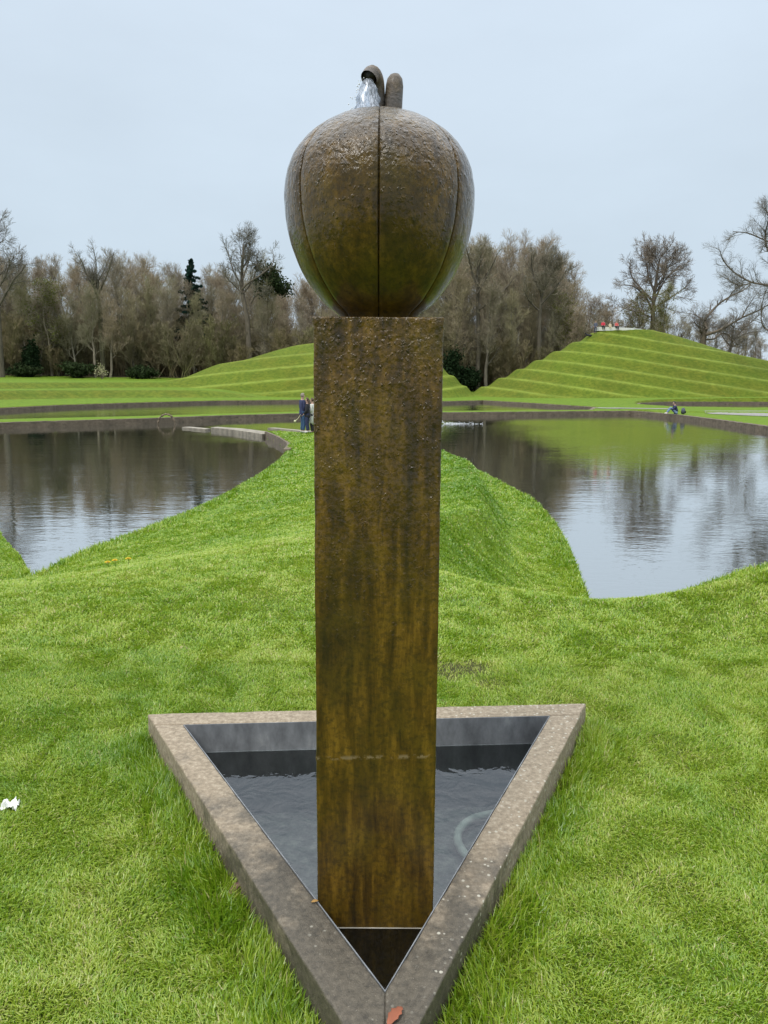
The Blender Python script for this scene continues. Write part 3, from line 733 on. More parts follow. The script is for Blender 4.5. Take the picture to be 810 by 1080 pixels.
patch('gravel_path', [(19.6, 72.5), (25.0, 68.2), (26.3, 69.6), (20.6, 74.2)], GRAVEL)
patch('gravel_path', [(26.2, 63.9), (31.5, 62.6), (40, 61.5), (40, 57.5), (28.3, 57.6), (25.8, 61.2)], GRAVEL)
# splash line in the right pond
bm = bmesh.new(); r4 = random.Random(11)
for _ in range(230):
    x = r4.triangular(3.2, 6.9, 3.6); y = 51.6 + r4.gauss(0, .14) + (x - 3.2) * .08; z = W + abs(r4.gauss(0, .05)) + (.14 if x < 4. else 0) * r4.random()
    s = r4.uniform(.006, .020)
    for v_ in bmesh.ops.create_icosphere(bm, subdivisions=1, radius=s)['verts']: v_.co = Vector((v_.co.x * 2.2 + x, v_.co.y * 2 + y, v_.co.z + z))
o = bm_obj('water_splash', bm, simple('foam', (.8, .82, .84), .4, .05)); tag(o, 'thin white line of splashing water on the right pond', 'splash', kind='stuff')
# white cap of the right mound
mt = lambda x, y: float(zmounds(np.array([x]), np.array([y]))[0][0][0])
bm = bmesh.new(); top = []; bot = []
for i in range(40):
    a = 2 * math.pi * i / 40; x = 34.9 + 3.5 * math.cos(a); y = 117.8 + 1.7 * math.sin(a)
    zt_ = 9.05 + .30 - .30 * (x - 31.3) / 7.2
    top.append(bm.verts.new((x, y, zt_ + .08))); bot.append(bm.verts.new((x, y, 8.85)))
bm.faces.new(top); bm.faces.new(bot[::-1])
for i in range(40): bm.faces.new((bot[i], bot[(i + 1) % 40], top[(i + 1) % 40], top[i]))
o = bm_obj('stone_platform', bm, WHITEST); tag(o, 'white sloping stone platform on top of the stepped mound', 'platform')

# ------------------------------------------------------------------ trees
def sub(P, Rr, n, L, ang, rg, K=4, t0=.25, t1=1., up=.15, wander=.25, rk=.55, rmin=.012, taper=.35, lenfall=.45, sag=0.):
    Mc, K0, _ = P.shape
    t = t0 + (t1 - t0) * (np.arange(n)[None] + rg.random((Mc, n))) / n
    f = t * (K0 - 1); i = np.clip(f.astype(int), 0, K0 - 2); w = (f - i)[..., None]
    m = np.arange(Mc)[:, None]
    p = P[m, i] * (1 - w) + P[m, i + 1] * w
    tg = P[m, i + 1] - P[m, i]; tg /= np.linalg.norm(tg, axis=-1)[..., None] + 1e-9
    r0 = Rr[m, i] * (1 - w[..., 0]) + Rr[m, i + 1] * w[..., 0]
    rv = rg.normal(size=tg.shape); rv -= (rv * tg).sum(-1)[..., None] * tg; rv /= np.linalg.norm(rv, axis=-1)[..., None] + 1e-9
    a = rg.normal(ang, .18, (Mc, n))[..., None]
    d = tg * np.cos(a) + rv * np.sin(a)
    ln = L * (1 - lenfall * (t - t0) / (t1 - t0 + 1e-6)) * rg.uniform(.65, 1.25, (Mc, n))
    p = p.reshape(-1, 3); d = d.reshape(-1, 3); ln = ln.reshape(-1); r0 = np.maximum(r0.reshape(-1) * rk, rmin)
    N = len(p); Q = np.zeros((N, K, 3)); Q[:, 0] = p
    for k in range(1, K):
        d = d + rg.normal(0, wander, d.shape) + np.array([0, 0, up]) ; d[:, 2] -= sag * k
        d /= np.linalg.norm(d, axis=1)[:, None]
        Q[:, k] = Q[:, k - 1] + d * (ln / (K - 1))[:, None]
    rr = r0[:, None] * np.linspace(1, taper, K)[None]
    return Q, np.maximum(rr, .004)
def tubes(P, Rr, s):
    Mc, K, _ = P.shape
    T = np.gradient(P, axis=1); T /= np.linalg.norm(T, axis=-1)[..., None] + 1e-9
    ref = np.where(np.abs(T[..., 2:3]) > .8, np.array([1., .2, 0]), np.array([0, .1, 1.]))
    U = np.cross(T, ref); U /= np.linalg.norm(U, axis=-1)[..., None] + 1e-9; Wv = np.cross(T, U)
    a = np.arange(s) * 2 * np.pi / s
    V = P[:, :, None] + Rr[:, :, None, None] * (np.cos(a)[:, None] * U[:, :, None] + np.sin(a)[:, None] * Wv[:, :, None])
    idx = np.arange(Mc * K * s).reshape(Mc, K, s); nx = np.roll(idx, -1, 2)
    q = np.stack([idx[:, :-1], nx[:, :-1], nx[:, 1:], idx[:, 1:]], -1).reshape(-1, 4)
    return V.reshape(-1, 3), q
def join(parts):
    V, Q, o_ = [], [], 0
    for v_, q_ in parts: V.append(v_); Q.append(q_ + o_); o_ += len(v_)
    return np.concatenate(V), np.concatenate(Q)
def trunk_chain(pts, radii):
    return np.array(pts, float)[None], np.array(radii, float)[None]
def build_tree(rg, trunk, limbs=None, n1=12, L1=6., a1=.8, t1=.3, n2=8, L2=3., n3=7, L3=1.5, n4=5, L4=.8, up=.1, rk=.5, tw=.016, wander=.22, sag=0., thick=1.):
    """trunk: chain; limbs: optional list of chains drawn by hand. returns (trunk mesh arrays, crown mesh arrays)"""
    P0, R0 = trunk
    P1, R1 = sub(P0, R0, n1, L1, a1, rg, 6, t1, 1., up, wander * .7, rk, .04, .3)
    tr = [tubes(P0, R0, 8), tubes(P1, R1, 6)]
    par = [(P1, R1)]
    if limbs:
        for lp, lr in limbs:
            tr.append(tubes(np.array(lp, float)[None], np.array(lr, float)[None], 6))
            K = 6; lp = np.array(lp, float); s = np.linspace(0, len(lp) - 1, K)
            par.append((np.stack([np.interp(s, np.arange(len(lp)), lp[:, k]) for k in range(3)], -1)[None], np.interp(s, np.arange(len(lp)), lr)[None]))
    P1 = np.concatenate([p for p, _ in par]); R1 = np.concatenate([r for _, r in par])
    P2, R2 = sub(P1, R1, n2, L2, .75, rg, 5, .15, 1., up * .8, wander, .5, .03, .3, sag=sag)
    P3, R3 = sub(P2, R2, n3, L3, .7, rg, 4, .2, 1., up * .8, wander, .5, tw * 1.3, .5, sag=sag)
    P4, R4 = sub(P3, R3, n4, L4, .6, rg, 3, .15, 1., up, wander, .6, tw, .55, sag=sag)
    return join(tr), join([tubes(P2, R2 * thick, 4), tubes(P3, R3 * thick, 3), tubes(P4, R4 * thick, 3)])
def tree_meshes(name, arrs, mb, mt_):
    (tv, tq), (cv, cq) = arrs
    a = np_mesh(name + '_trunk', tv, tq, smooth=True); a.materials.append(mb)
    b = np_mesh(name + '_crown', cv, cq); b.materials.append(mt_)
    return a, b
def top_of(ms): 
    co_ = np.empty(len(ms[1].vertices) * 3, np.float32); ms[1].vertices.foreach_get('co', co_); return float(np.percentile(co_[2::3], 99.3))
def put_tree(name, ms, loc, rz, sc, label, group=None, cat='tree'):
    o = empty(name, loc, rz); o.scale = sc
    tag(o, label, cat, group)
    t = bpy.data.objects.new('trunk', ms[0]); link(t, o)
    c_ = bpy.data.objects.new('crown', ms[1]); link(c_, o)
    return o
def gz(x, y): return float(ground(np.array([x]), np.array([y]))[0])
def wood_variant(seed):
    rg = np.random.default_rng(seed); H = 20.
    n = 9; z = np.linspace(0, H * .93, n); wob = np.cumsum(rg.normal(0, .22, (n, 2)), 0); wob -= wob[0]
    P_ = [(wob[i, 0], wob[i, 1], z[i]) for i in range(n)]; rr = np.linspace(.34, .05, n) * rg.uniform(.75, 1.2)
    return build_tree(rg, trunk_chain(P_, rr), n1=17, L1=5.6, a1=.62, t1=.24, n2=8, L2=2.6, n3=6, L3=1.5, n4=5, L4=.95, up=.18, rk=.42, tw=.0135)
WOODV = [tree_meshes('wood_tree', wood_variant(100 + i), BARK, TWIG) for i in range(6)]
WTOP = [top_of(m_) for m_ in WOODV]
def broad_variant(seed, H=22., spread=9.):
    rg = np.random.default_rng(seed); n = 8
    z = np.linspace(0, H * .78, n); wob = np.cumsum(rg.normal(0, .18, (n, 2)), 0); wob -= wob[0]
    P_ = [(wob[i, 0], wob[i, 1], z[i]) for i in range(n)]; rr = np.interp(np.linspace(0, 1, n), [0, .1, .4, 1], [.62, .48, .40, .06])
    return build_tree(rg, trunk_chain(P_, rr), n1=20, L1=spread, a1=.95, t1=.33, n2=9, L2=3.6, n3=8, L3=1.8, n4=6, L4=.95, up=.13, rk=.42, tw=.017, wander=.26)
def scrub_variant(seed):
    rg = np.random.default_rng(seed); H = 8.
    ch = []
    P_ = np.zeros((7, 7, 3)); 
    for m in range(7):
        d = np.array([rg.normal(0, .22), rg.normal(0, .22), 1.]); p = np.array([rg.normal(0, .25), rg.normal(0, .25), 0])
        for k in range(7): P_[m, k] = p + d * H / 6 * k * rg.uniform(.85, 1.05) + np.array([*rg.normal(0, .12, 2), 0])
    Rr = np.tile(np.linspace(.07, .02, 7), (7, 1))
    P2, R2 = sub(P_, Rr, 12, 2.2, .55, rg, 4, .12, 1., .2, .2, .6, .025, .4)
    P3, R3 = sub(P2, R2, 7, 1.1, .6, rg, 3, .2, 1., .2, .2, .6, .02, .5)
    P4, R4 = sub(P3, R3, 4, .6, .6, rg, 3, .2, 1., .2, .2, .6, .018, .6)
    return tubes(P_, Rr, 4), join([tubes(P2, R2, 3), tubes(P3, R3, 3), tubes(P4, R4, 3)])
SCRUBV = [tree_meshes('scrub', scrub_variant(300 + i), SCRUB, SCRUB) for i in range(4)]
def pxX(px, Y): return (px - 405) / 811 * (Y * math.cos(TH) + .3)
def pyZ(py, px, Y):
    yy = py - (399.9 + (px - 405) * .00646)
    return CAMZ - yy / 811 * Y * (1.0 + .0 * yy)
def leaf_cloud(rg, n, centre_fn, size):
    c_ = centre_fn(n); s = size * rg.uniform(.6, 1.4, n)
    a = rg.normal(size=(n, 3)); a /= np.linalg.norm(a, axis=1)[:, None]
    b = np.cross(a, rg.normal(size=(n, 3))); b /= np.linalg.norm(b, axis=1)[:, None]
    V = np.stack([c_ - a * s[:, None], c_ + b * s[:, None] * .6, c_ + a * s[:, None], c_ - b * s[:, None] * .6], 1)
    return V.reshape(-1, 3), np.arange(n * 4).reshape(-1, 4)

# envelope of the wood against the sky (photo rows turned into heights at each distance)
env = [(-120, 268), (-60, 260), (0, 268), (40, 272), (80, 278), (120, 274), (150, 272), (190, 284), (230, 288), (290, 292), (330, 294), (360, 280), (420, 270), (470, 258), (500, 250), (530, 256), (560, 258), (590, 268), (606, 288), (622, 306), (636, 318)]
ex = [e_[0] for e_ in env]; ey = [e_[1] for e_ in env]
rt = random.Random(17)
for row_, (Yr, step_, hk) in enumerate(((131, 22, .80), (139, 19, .93), (149, 18, 1.0), (160, 19, 1.0))):
    px = -110 + row_ * 6
    while px < 634:
        Y = Yr + rt.uniform(-3.5, 3.5); x = pxX(px, Y); z0 = gz(x, Y)
        top = pyZ(float(np.interp(px, ex, ey)) , px, Y)
        H = (top - z0) * hk * rt.uniform(.80, 1.02)
        if px > 600: H *= .9
        iv = rt.randrange(6); s = H / WTOP[iv]
        where = 'in the wood behind the left mound' if px < 400 else 'in the wood between the two mounds'
        lab = ('bare brown tree in the front rows ' if row_ < 2 else 'bare brown tree in the back rows ') + where
        put_tree('woodland_tree', WOODV[iv], (x, Y, z0 - .1), rt.uniform(0, 6.28), (s * rt.uniform(.85, 1.15), s * rt.uniform(.85, 1.15), s), lab,
                 ('front' if row_ < 2 else 'back') + ' trees ' + where)
        px += step_ * rt.uniform(.7, 1.3)
# low distant trees right of the lone tree
for i in range(26):
    px = 632 + i * 10 + rt.uniform(-4, 4); Y = 172 + rt.uniform(-8, 10); x = pxX(px, Y); z0 = gz(x, Y)
    H = (pyZ(328 + .12 * max(0, px - 660) + rt.uniform(-6, 14), px, Y) - z0); iv = rt.randrange(6); s = H / WTOP[iv]
    put_tree('distant_tree', WOODV[iv], (x, Y, z0 - .1), rt.uniform(0, 6.28), (s * 1.1, s * 1.1, s), 'low bare tree in the far line behind the stepped mound', 'far trees behind the stepped mound')
for i in range(26):  # unseen trees behind the camera, added as dark reflection for the wet stone
    x = -46 + i * 3.7 + rt.uniform(-1, 1); y = -15 - (i % 3) * 4.5 + rt.uniform(-1.2, 1.2); iv = rt.randrange(6); s = rt.uniform(17, 21) / WTOP[iv]
    put_tree('woodland_tree', WOODV[iv], (x, y, -.1), rt.uniform(0, 6.28), (s * 1.15, s * 1.15, s), 'unseen bare tree added behind the camera to be mirrored in the wet stone fruit', 'grove mirrored in the wet stone fruit')
# shrubs at the wood's edge
for i in range(46):
    px = -60 + i * 15.1 + rt.uniform(-4, 4)
    Y = 127 + rt.uniform(-1.5, 9); x = pxX(px, Y); z0 = gz(x, Y); s = rt.uniform(.55, 1.25)
    put_tree('bare_shrub', SCRUBV[rt.randrange(4)], (x, Y, z0 - .1), rt.uniform(0, 6.28), (s * 1.3, s * 1.3, s), 'bare twiggy shrub along the foot of the wood', 'shrubs along the foot of the wood', 'shrub')
# undergrowth: dense stems deep in the wood, nobody could count them
def thicket():
    rg = np.random.default_rng(9); n = 6400
    px = rg.uniform(-120, 640, n); Y = rg.uniform(134, 168, n); x = (px - 405) / 811 * Y; z = ground(x, Y)
    Hh = rg.uniform(3, 11, n); P_ = np.zeros((n, 4, 3))
    for k in range(4): P_[:, k] = np.stack([x, Y, z], -1) + np.stack([rg.normal(0, .25 * k, n), rg.normal(0, .25 * k, n), Hh * k / 3], -1)
    Rr = np.linspace(.07, .02, 4)[None] * rg.uniform(.5, 1.5, (n, 1))
    P2, R2 = sub(P_, Rr, 9, 2.0, .6, rg, 3, .15, 1., .2, .2, .6, .028, .5)
    P3, R3 = sub(P2, R2, 3, 1.1, .6, rg, 2, .2, 1., .2, .2, .6, .026, .6)
    V, Q = join([tubes(P_, Rr, 4), tubes(P2, R2, 3), tubes(P3, R3, 3)])
    o = mesh_obj('undergrowth', np_mesh('undergrowth', V, Q), SCRUB); tag(o, 'brown tangle of undergrowth filling the wood', 'undergrowth', kind='stuff')
thicket()
# evergreen understorey at the foot of the wood
def bush(px, py0, Y, w, h, m, label, seed, name='evergreen_bush', n=2600, leafs=.22):
    rg = np.random.default_rng(seed); x = pxX(px, Y); z0 = gz(x, Y) - .1
    o = empty(name, (x, Y, z0)); tag(o, label, 'shrub')
    cl = rg.normal(size=(26, 3)); cl /= np.linalg.norm(cl, axis=1)[:, None]; cl *= rg.uniform(.3, .9, (26, 1)); cl = cl * np.array([w / 2, w / 2, h / 2]) + np.array([0, 0, h * .5])
    f = lambda k: cl[rg.integers(0, 26, k)] + rg.normal(0, 1, (k, 3)) * np.array([w, w, h]) * .10
    v_, q_ = leaf_cloud(rg, n, f, leafs); v_[:, 2] = np.maximum(v_[:, 2], 0)
    mesh_obj('foliage', np_mesh('foliage', v_, q_), m, o)
    st_ = [tubes(*trunk_chain([(0, 0, 0), (cl[k, 0] * .4, cl[k, 1] * .4, cl[k, 2] * .5), tuple(cl[k])], [.09, .06, .03]), 5) for k in range(0, 26, 3)]
    v_, q_ = join(st_); mesh_obj('stem', np_mesh('stem', v_, q_), BARKD, o)
bush(33, 0, 127, 3.0, 6.0, DARKLEAF, 'dark narrow evergreen at the wood edge near the left border', 1)
bush(82, 0, 126, 5.5, 2.6, IVY, 'low bluish green bush left of the pale flowering shrub', 2)
bush(150, 0, 127, 4.5, 2.2, IVY, 'low green bush right of the pale flowering shrub', 3)
bush(25, 0, 126.5, 5., 2.4, IVY, 'low mid green bush at the foot of the dark narrow evergreen', 4)
bush(478, 0, 126, 4.6, 6.4, DARKLEAF, 'dark evergreen bush just right of the pillar', 5, n=3600)
bush(493, 0, 128, 3.6, 4.0, DARKLEAF, 'dark evergreen bush in the dip between the two mounds', 6, n=3200)
bush(108, 0, 124.5, 2.6, 3.0, simple('blossom', (.42, .40, .22), .8), 'small shrub with pale yellow flowers at the wood edge', 7, 'flowering_shrub', 260, .10)
bush(60, 0, 133, 6, 12, FRESH, 'tall bush with thin yellow green leaves behind the dark narrow evergreen', 8, 'leafing_bush', 1300, .16)
bush(600, 0, 136, 6, 6, IVY, 'low dull green bush near the end of the wood', 10, n=1500)

# fir
def fir(px, Y, toppy, label):
    rg = np.random.default_rng(12); x = pxX(px, Y); z0 = gz(x, Y); H = pyZ(toppy, px, Y) - z0
    o = empty('fir_tree', (x, Y, z0)); tag(o, label, 'tree')
    v_, q_ = tubes(*trunk_chain([(0, 0, -.2), (0, 0, H * .5), (0, 0, H)], [.3, .18, .03]), 7); mesh_obj('trunk', np_mesh('trunk', v_, q_, smooth=True), BARKD, o)
    nb_ = 120; C_ = []
    for k in range(nb_):
        t = (k / nb_) ** .85; zb = H * (1 - .66 * t) - .1; Lb = (.35 + 3.9 * t ** .9) * rg.uniform(.55, 1.15); az_ = rg.uniform(0, 6.283); m = int(30 + 60 * t)
        u = rg.random(m) ** .7; w_ = rg.normal(0, .10 + .22 * (1 - u) * Lb * .5, m)
        C_.append(np.stack([np.cos(az_) * u * Lb - np.sin(az_) * w_, np.sin(az_) * u * Lb + np.cos(az_) * w_, zb - .28 * u * Lb + .12 * u * u * Lb + rg.normal(0, .10, m)], -1))
    c_ = np.concatenate(C_); n = len(c_)
    v_, q_ = leaf_cloud(rg, n, lambda k: c_, .26); mesh_obj('crown', np_mesh('crown', v_, q_), FIRLEAF, o)
fir(205, 138, 280, 'dark blue green fir rising above the bare wood')
# ivy-clad tree
def ivy_tree(px, Y, toppy):
    rg = np.random.default_rng(33); x = pxX(px, Y); z0 = gz(x, Y); H = pyZ(toppy, px, Y) - z0
    arr = wood_variant(140); s = H / float(np.percentile(arr[1][0][:, 2], 99.3))
    ms = tree_meshes('ivy_tree', ((arr[0][0] * s, arr[0][1]), (arr[1][0] * s, arr[1][1])), BARKD, TWIG)
    o = put_tree('ivy_tree', ms, (x, Y, z0), 0, (1, 1, 1), 'bare tree with a dark ivy clump high in its crown')
    cl = np.stack([rg.normal(0, 1.3, 16), rg.normal(0, 1.2, 16), H * .80 + rg.normal(0, 1.4, 16)], -1)
    v_, q_ = leaf_cloud(rg, 2600, lambda k: cl[rg.integers(0, 16, k)] + rg.normal(0, .55, (k, 3)), .22); mesh_obj('ivy', np_mesh('ivy', v_, q_), IVY, o)
ivy_tree(288, 132, 277)

# hero trees. the limbs are drawn in metres from the photo, at each tree's own distance
def hero(name, px, Y, base_py, trunk_px, limbs_px, label, seed, mb, mt_, rad, depth=.5, sc=(.90, .875), **kw):
    rg = np.random.default_rng(seed); x0 = pxX(px, Y); z0 = gz(x0, Y)
    def cv(pts, dsp):
        out = []; dy = 0
        for i, (a, b) in enumerate(pts):
            if i: dy += rg.normal(0, dsp)
            out.append(((pxX(a, Y) - x0) * sc[0], dy, (pyZ(b, a, Y) - z0) * sc[1]))
        return out
    tp = cv(trunk_px, .25); tp[0] = (tp[0][0], 0, -.3)
    tr = trunk_chain(tp, np.linspace(rad[0], rad[1], len(tp)))
    lb = []
    for pts, r0 in limbs_px:
        p = cv(pts, depth); p = [np.array(q_) for q_ in smooth_line(p, 4)]
        lb.append((p, np.linspace(r0, r0 * .25, len(p))))
    arr = build_tree(rg, tr, lb, **kw)
    return put_tree(name, tree_meshes(name, arr, mb, mt_), (x0, Y, z0), 0, (1, 1, 1), label)
# lone beech behind the stepped mound
hero('beech_tree', 684, 150, 0, [(683, 420), (683, 380), (683, 350), (682, 325), (682, 305), (683, 285), (685, 270), (686, 262)],
     [([(682, 322), (672, 310), (660, 302), (646, 297), (634, 296)], .26), ([(682, 316), (690, 300), (700, 285), (708, 274), (714, 268)], .26),
      ([(682, 310), (672, 292), (664, 278), (658, 268)], .24), ([(682, 318), (696, 309), (708, 300), (716, 294)], .20), ([(683, 300), (678, 282), (674, 268), (672, 260)], .2),
      ([(682, 328), (668, 322), (652, 316), (641, 312)], .14), ([(683, 296), (692, 280), (698, 266), (700, 259)], .2)],
     'lone round crowned bare tree standing behind the stepped mound', 41, BARKD, TWIGD, (.62, .12), 1.6, n1=8, L1=6., a1=.8, t1=.55, n2=10, L2=3.8, n3=8, L3=1.9, n4=6, L4=1.0, up=.10, tw=.021)
# young trees in fresh leaf at its foot
def fresh(px, Y, toppy, seed, w, label):
    rg = np.random.default_rng(seed); x = pxX(px, Y); z0 = gz(x, Y); H = pyZ(toppy, px, Y) - z0; arr = wood_variant(seed); s = H / float(np.percentile(arr[1][0][:, 2], 99.3))
    ms = tree_meshes('leafing_tree', ((arr[0][0] * s, arr[0][1]), (arr[1][0] * s, arr[1][1])), BARK, TWIG)
    o = put_tree('leafing_tree', ms, (x, Y, z0), 0, (w, w, 1), label)
    src = arr[1][0] * s; pick = src[rg.integers(0, len(src), 2600)] + rg.normal(0, .12, (2600, 3))
    v_, q_ = leaf_cloud(rg, 2600, lambda k: pick, .11); mesh_obj('leaves', np_mesh('leaves', v_, q_), FRESH, o)
fresh(694, 144, 303, 71, 1.0, 'slim yellow green tree right of the lone tree trunk')
fresh(668, 146, 312, 72, 1.2, 'small yellow green tree left of the lone tree trunk')
fresh(55, 130, 300, 73, 1.3, 'yellow green leafing tree in the wood above the dark narrow evergreen')
fresh(588, 133, 312, 74, 1.2, 'olive green leafing tree at the end of the wood')
# wide tree reaching in at the right border
hero('spreading_tree', 858, 108, 0, [(858, 400), (856, 360), (852, 335), (848, 318), (842, 300), (836, 280), (830, 262)],
     [([(852, 332), (836, 316), (818, 304), (800, 301), (784, 296), (768, 284), (756, 272), (750, 263)], .21),
      ([(846, 312), (826, 298), (806, 288), (803, 274), (797, 262), (786, 255), (768, 249), (752, 248)], .20),
      ([(803, 272), (800, 258), (795, 244), (791, 232), (788, 222)], .16), ([(797, 262), (808, 268), (814, 254), (812, 238), (808, 224)], .16),
      ([(846, 330), (828, 345), (806, 352), (792, 344), (790, 325), (788, 308)], .16),
      ([(836, 290), (826, 262), (818, 240), (812, 224)], .16), ([(784, 296), (772, 300), (762, 302), (752, 296)], .10), ([(852, 330), (870, 310), (890, 290)], .20), ([(845, 300), (860, 270), (872, 246)], .17)],
     'wide dark bare tree reaching in from the right border', 43, BARKD, TWIGD, (.62, .16), 1.1, n1=5, L1=5., a1=.8, t1=.6, n2=20, L2=2.7, n3=9, L3=1.5, n4=6, L4=.85, up=.09, tw=.0085, sc=(1., .95))
# low crooked tree on the mound's right shoulder
hero('crooked_tree', 738, 128, 0, [(738, 405), (738, 372), (738, 356), (739, 345)],
     [([(739, 347), (740, 336), (748, 327), (757, 318), (766, 311), (778, 304), (786, 298)], .26), ([(739, 352), (750, 348), (764, 341), (778, 333), (792, 326), (806, 317)], .28),
      ([(739, 357), (750, 356), (758, 350), (764, 353), (770, 362)], .16), ([(738, 344), (735, 336), (728, 330), (722, 328)], .14), ([(757, 318), (762, 306), (770, 299)], .1),
      ([(775, 334), (782, 322), (786, 308)], .12), ([(764, 341), (772, 345), (782, 347)], .1)],
     'low crooked bare tree with two long limbs on the right of the mound', 44, BARKD, TWIGD, (.62, .34), 1.0, n1=3, L1=3., a1=.9, t1=.7, n2=12, L2=2.2, n3=7, L3=1.3, n4=5, L4=.75, up=.07, tw=.011, sc=(1., .95))
hero('crooked_tree', 764, 134, 0, [(764, 405), (764, 375), (766, 360)],
     [([(766, 362), (774, 350), (788, 338), (798, 328)], .16), ([(766, 362), (768, 345), (772, 330)], .16), ([(765, 364), (757, 352), (752, 344)], .12), ([(770, 356), (784, 350), (800, 348)], .12)],
     'smaller bare tree behind the low crooked one', 45, BARKD, TWIGD, (.4, .2), .9, n1=3, L1=3., a1=.8, t1=.6, n2=11, L2=2.2, n3=7, L3=1.3, n4=5, L4=.75, up=.08, tw=.011, sc=(1., .95))
# big tree cut by the left border
hero('tall_tree', 2, 124, 0, [(2, 420), (3, 360), (3, 320), (2, 290), (2, 262), (0, 240), (-2, 222)],
     [([(3, 318), (14, 302), (26, 286), (36, 276), (40, 268)], .22), ([(2, 300), (12, 285), (22, 268), (30, 260)], .18), ([(2, 280), (6, 262), (12, 248), (16, 240)], .16), ([(3, 312), (-10, 300), (-24, 288)], .2), ([(2, 270), (-8, 250), (-14, 236)], .18)],
     'tall bare tree cut off by the left border', 46, BARKD, TWIGD, (.5, .1), .9, n1=7, L1=5., a1=.75, t1=.5, n2=11, L2=3., n3=7, L3=1.5, n4=5, L4=.85, up=.12, tw=.018)
hero('forked_tree', 108, 130, 0, [(110, 420), (109, 360), (110, 320), (109, 305), (107, 295)],
     [([(109, 303), (102, 288), (97, 270), (93, 258)], .17), ([(107, 296), (108, 280), (109, 265), (108, 252)], .17), ([(109, 302), (116, 288), (122, 272), (126, 258)], .15), ([(108, 290), (114, 276), (117, 262)], .1), ([(102, 286), (94, 276), (88, 264)], .1)],
     'dark forked bare tree standing above the wood on the left', 47, BARKD, TWIGD, (.42, .22), .8, n1=4, L1=3.4, a1=.6, t1=.75, n2=9, L2=1.9, n3=6, L3=1.1, n4=4, L4=.7, up=.16, tw=.013)
t_ = hero('tall_tree', 264, 128, 0, [(264, 420), (263, 370), (261, 330), (257, 305), (255, 290), (256, 270), (258, 255), (258, 244)],
     [([(256, 296), (266, 288), (278, 280), (288, 270), (292, 262), (290, 250)], .16), ([(256, 292), (248, 276), (244, 262), (240, 250)], .16), ([(258, 300), (268, 284), (272, 266), (271, 250)], .16),
      ([(257, 285), (262, 268), (266, 252), (264, 243)], .14), ([(256, 300), (244, 288), (236, 278)], .12), ([(266, 312), (274, 302), (280, 299)], .1)],
     'tallest bare tree left of the stone fruit with a long arm to the right', 48, BARKD, TWIGD, (.5, .1), .8, n1=6, L1=4., a1=.7, t1=.55, n2=10, L2=2.6, n3=7, L3=1.3, n4=5, L4=.75, up=.12, tw=.014)
hero('tall_tree', 502, 130, 0, [(502, 420), (503, 370), (502, 330), (500, 300), (499, 275), (498, 258)],
     [([(500, 300), (508, 284), (516, 268), (520, 256)], .2), ([(500, 290), (492, 272), (486, 256), (482, 246)], .18), ([(502, 318), (520, 305), (536, 290), (548, 275)], .18), ([(499, 280), (503, 264), (505, 250)], .14)],
     'tall bare tree right of the stone fruit', 49, BARKD, TWIG, (.45, .1), .9, n1=8, L1=5., a1=.7, t1=.5, n2=10, L2=2.8, n3=7, L3=1.4, n4=5, L4=.8, up=.12, tw=.016)
hero('tall_tree', 568, 131, 0, [(568, 420), (566, 370), (565, 330), (566, 305), (570, 285), (573, 270)],
     [([(566, 312), (578, 298), (588, 284), (595, 272)], .2), ([(566, 300), (558, 284), (554, 268), (552, 258)], .18), ([(569, 290), (578, 276), (584, 264)], .16), ([(565, 320), (552, 308), (542, 296)], .16)],
     'dark bare tree with dense domed crown at the right of the wood', 50, BARKD, TWIGD, (.45, .1), .9, n1=8, L1=5., a1=.75, t1=.5, n2=10, L2=2.8, n3=8, L3=1.4, n4=5, L4=.8, up=.12, tw=.016)

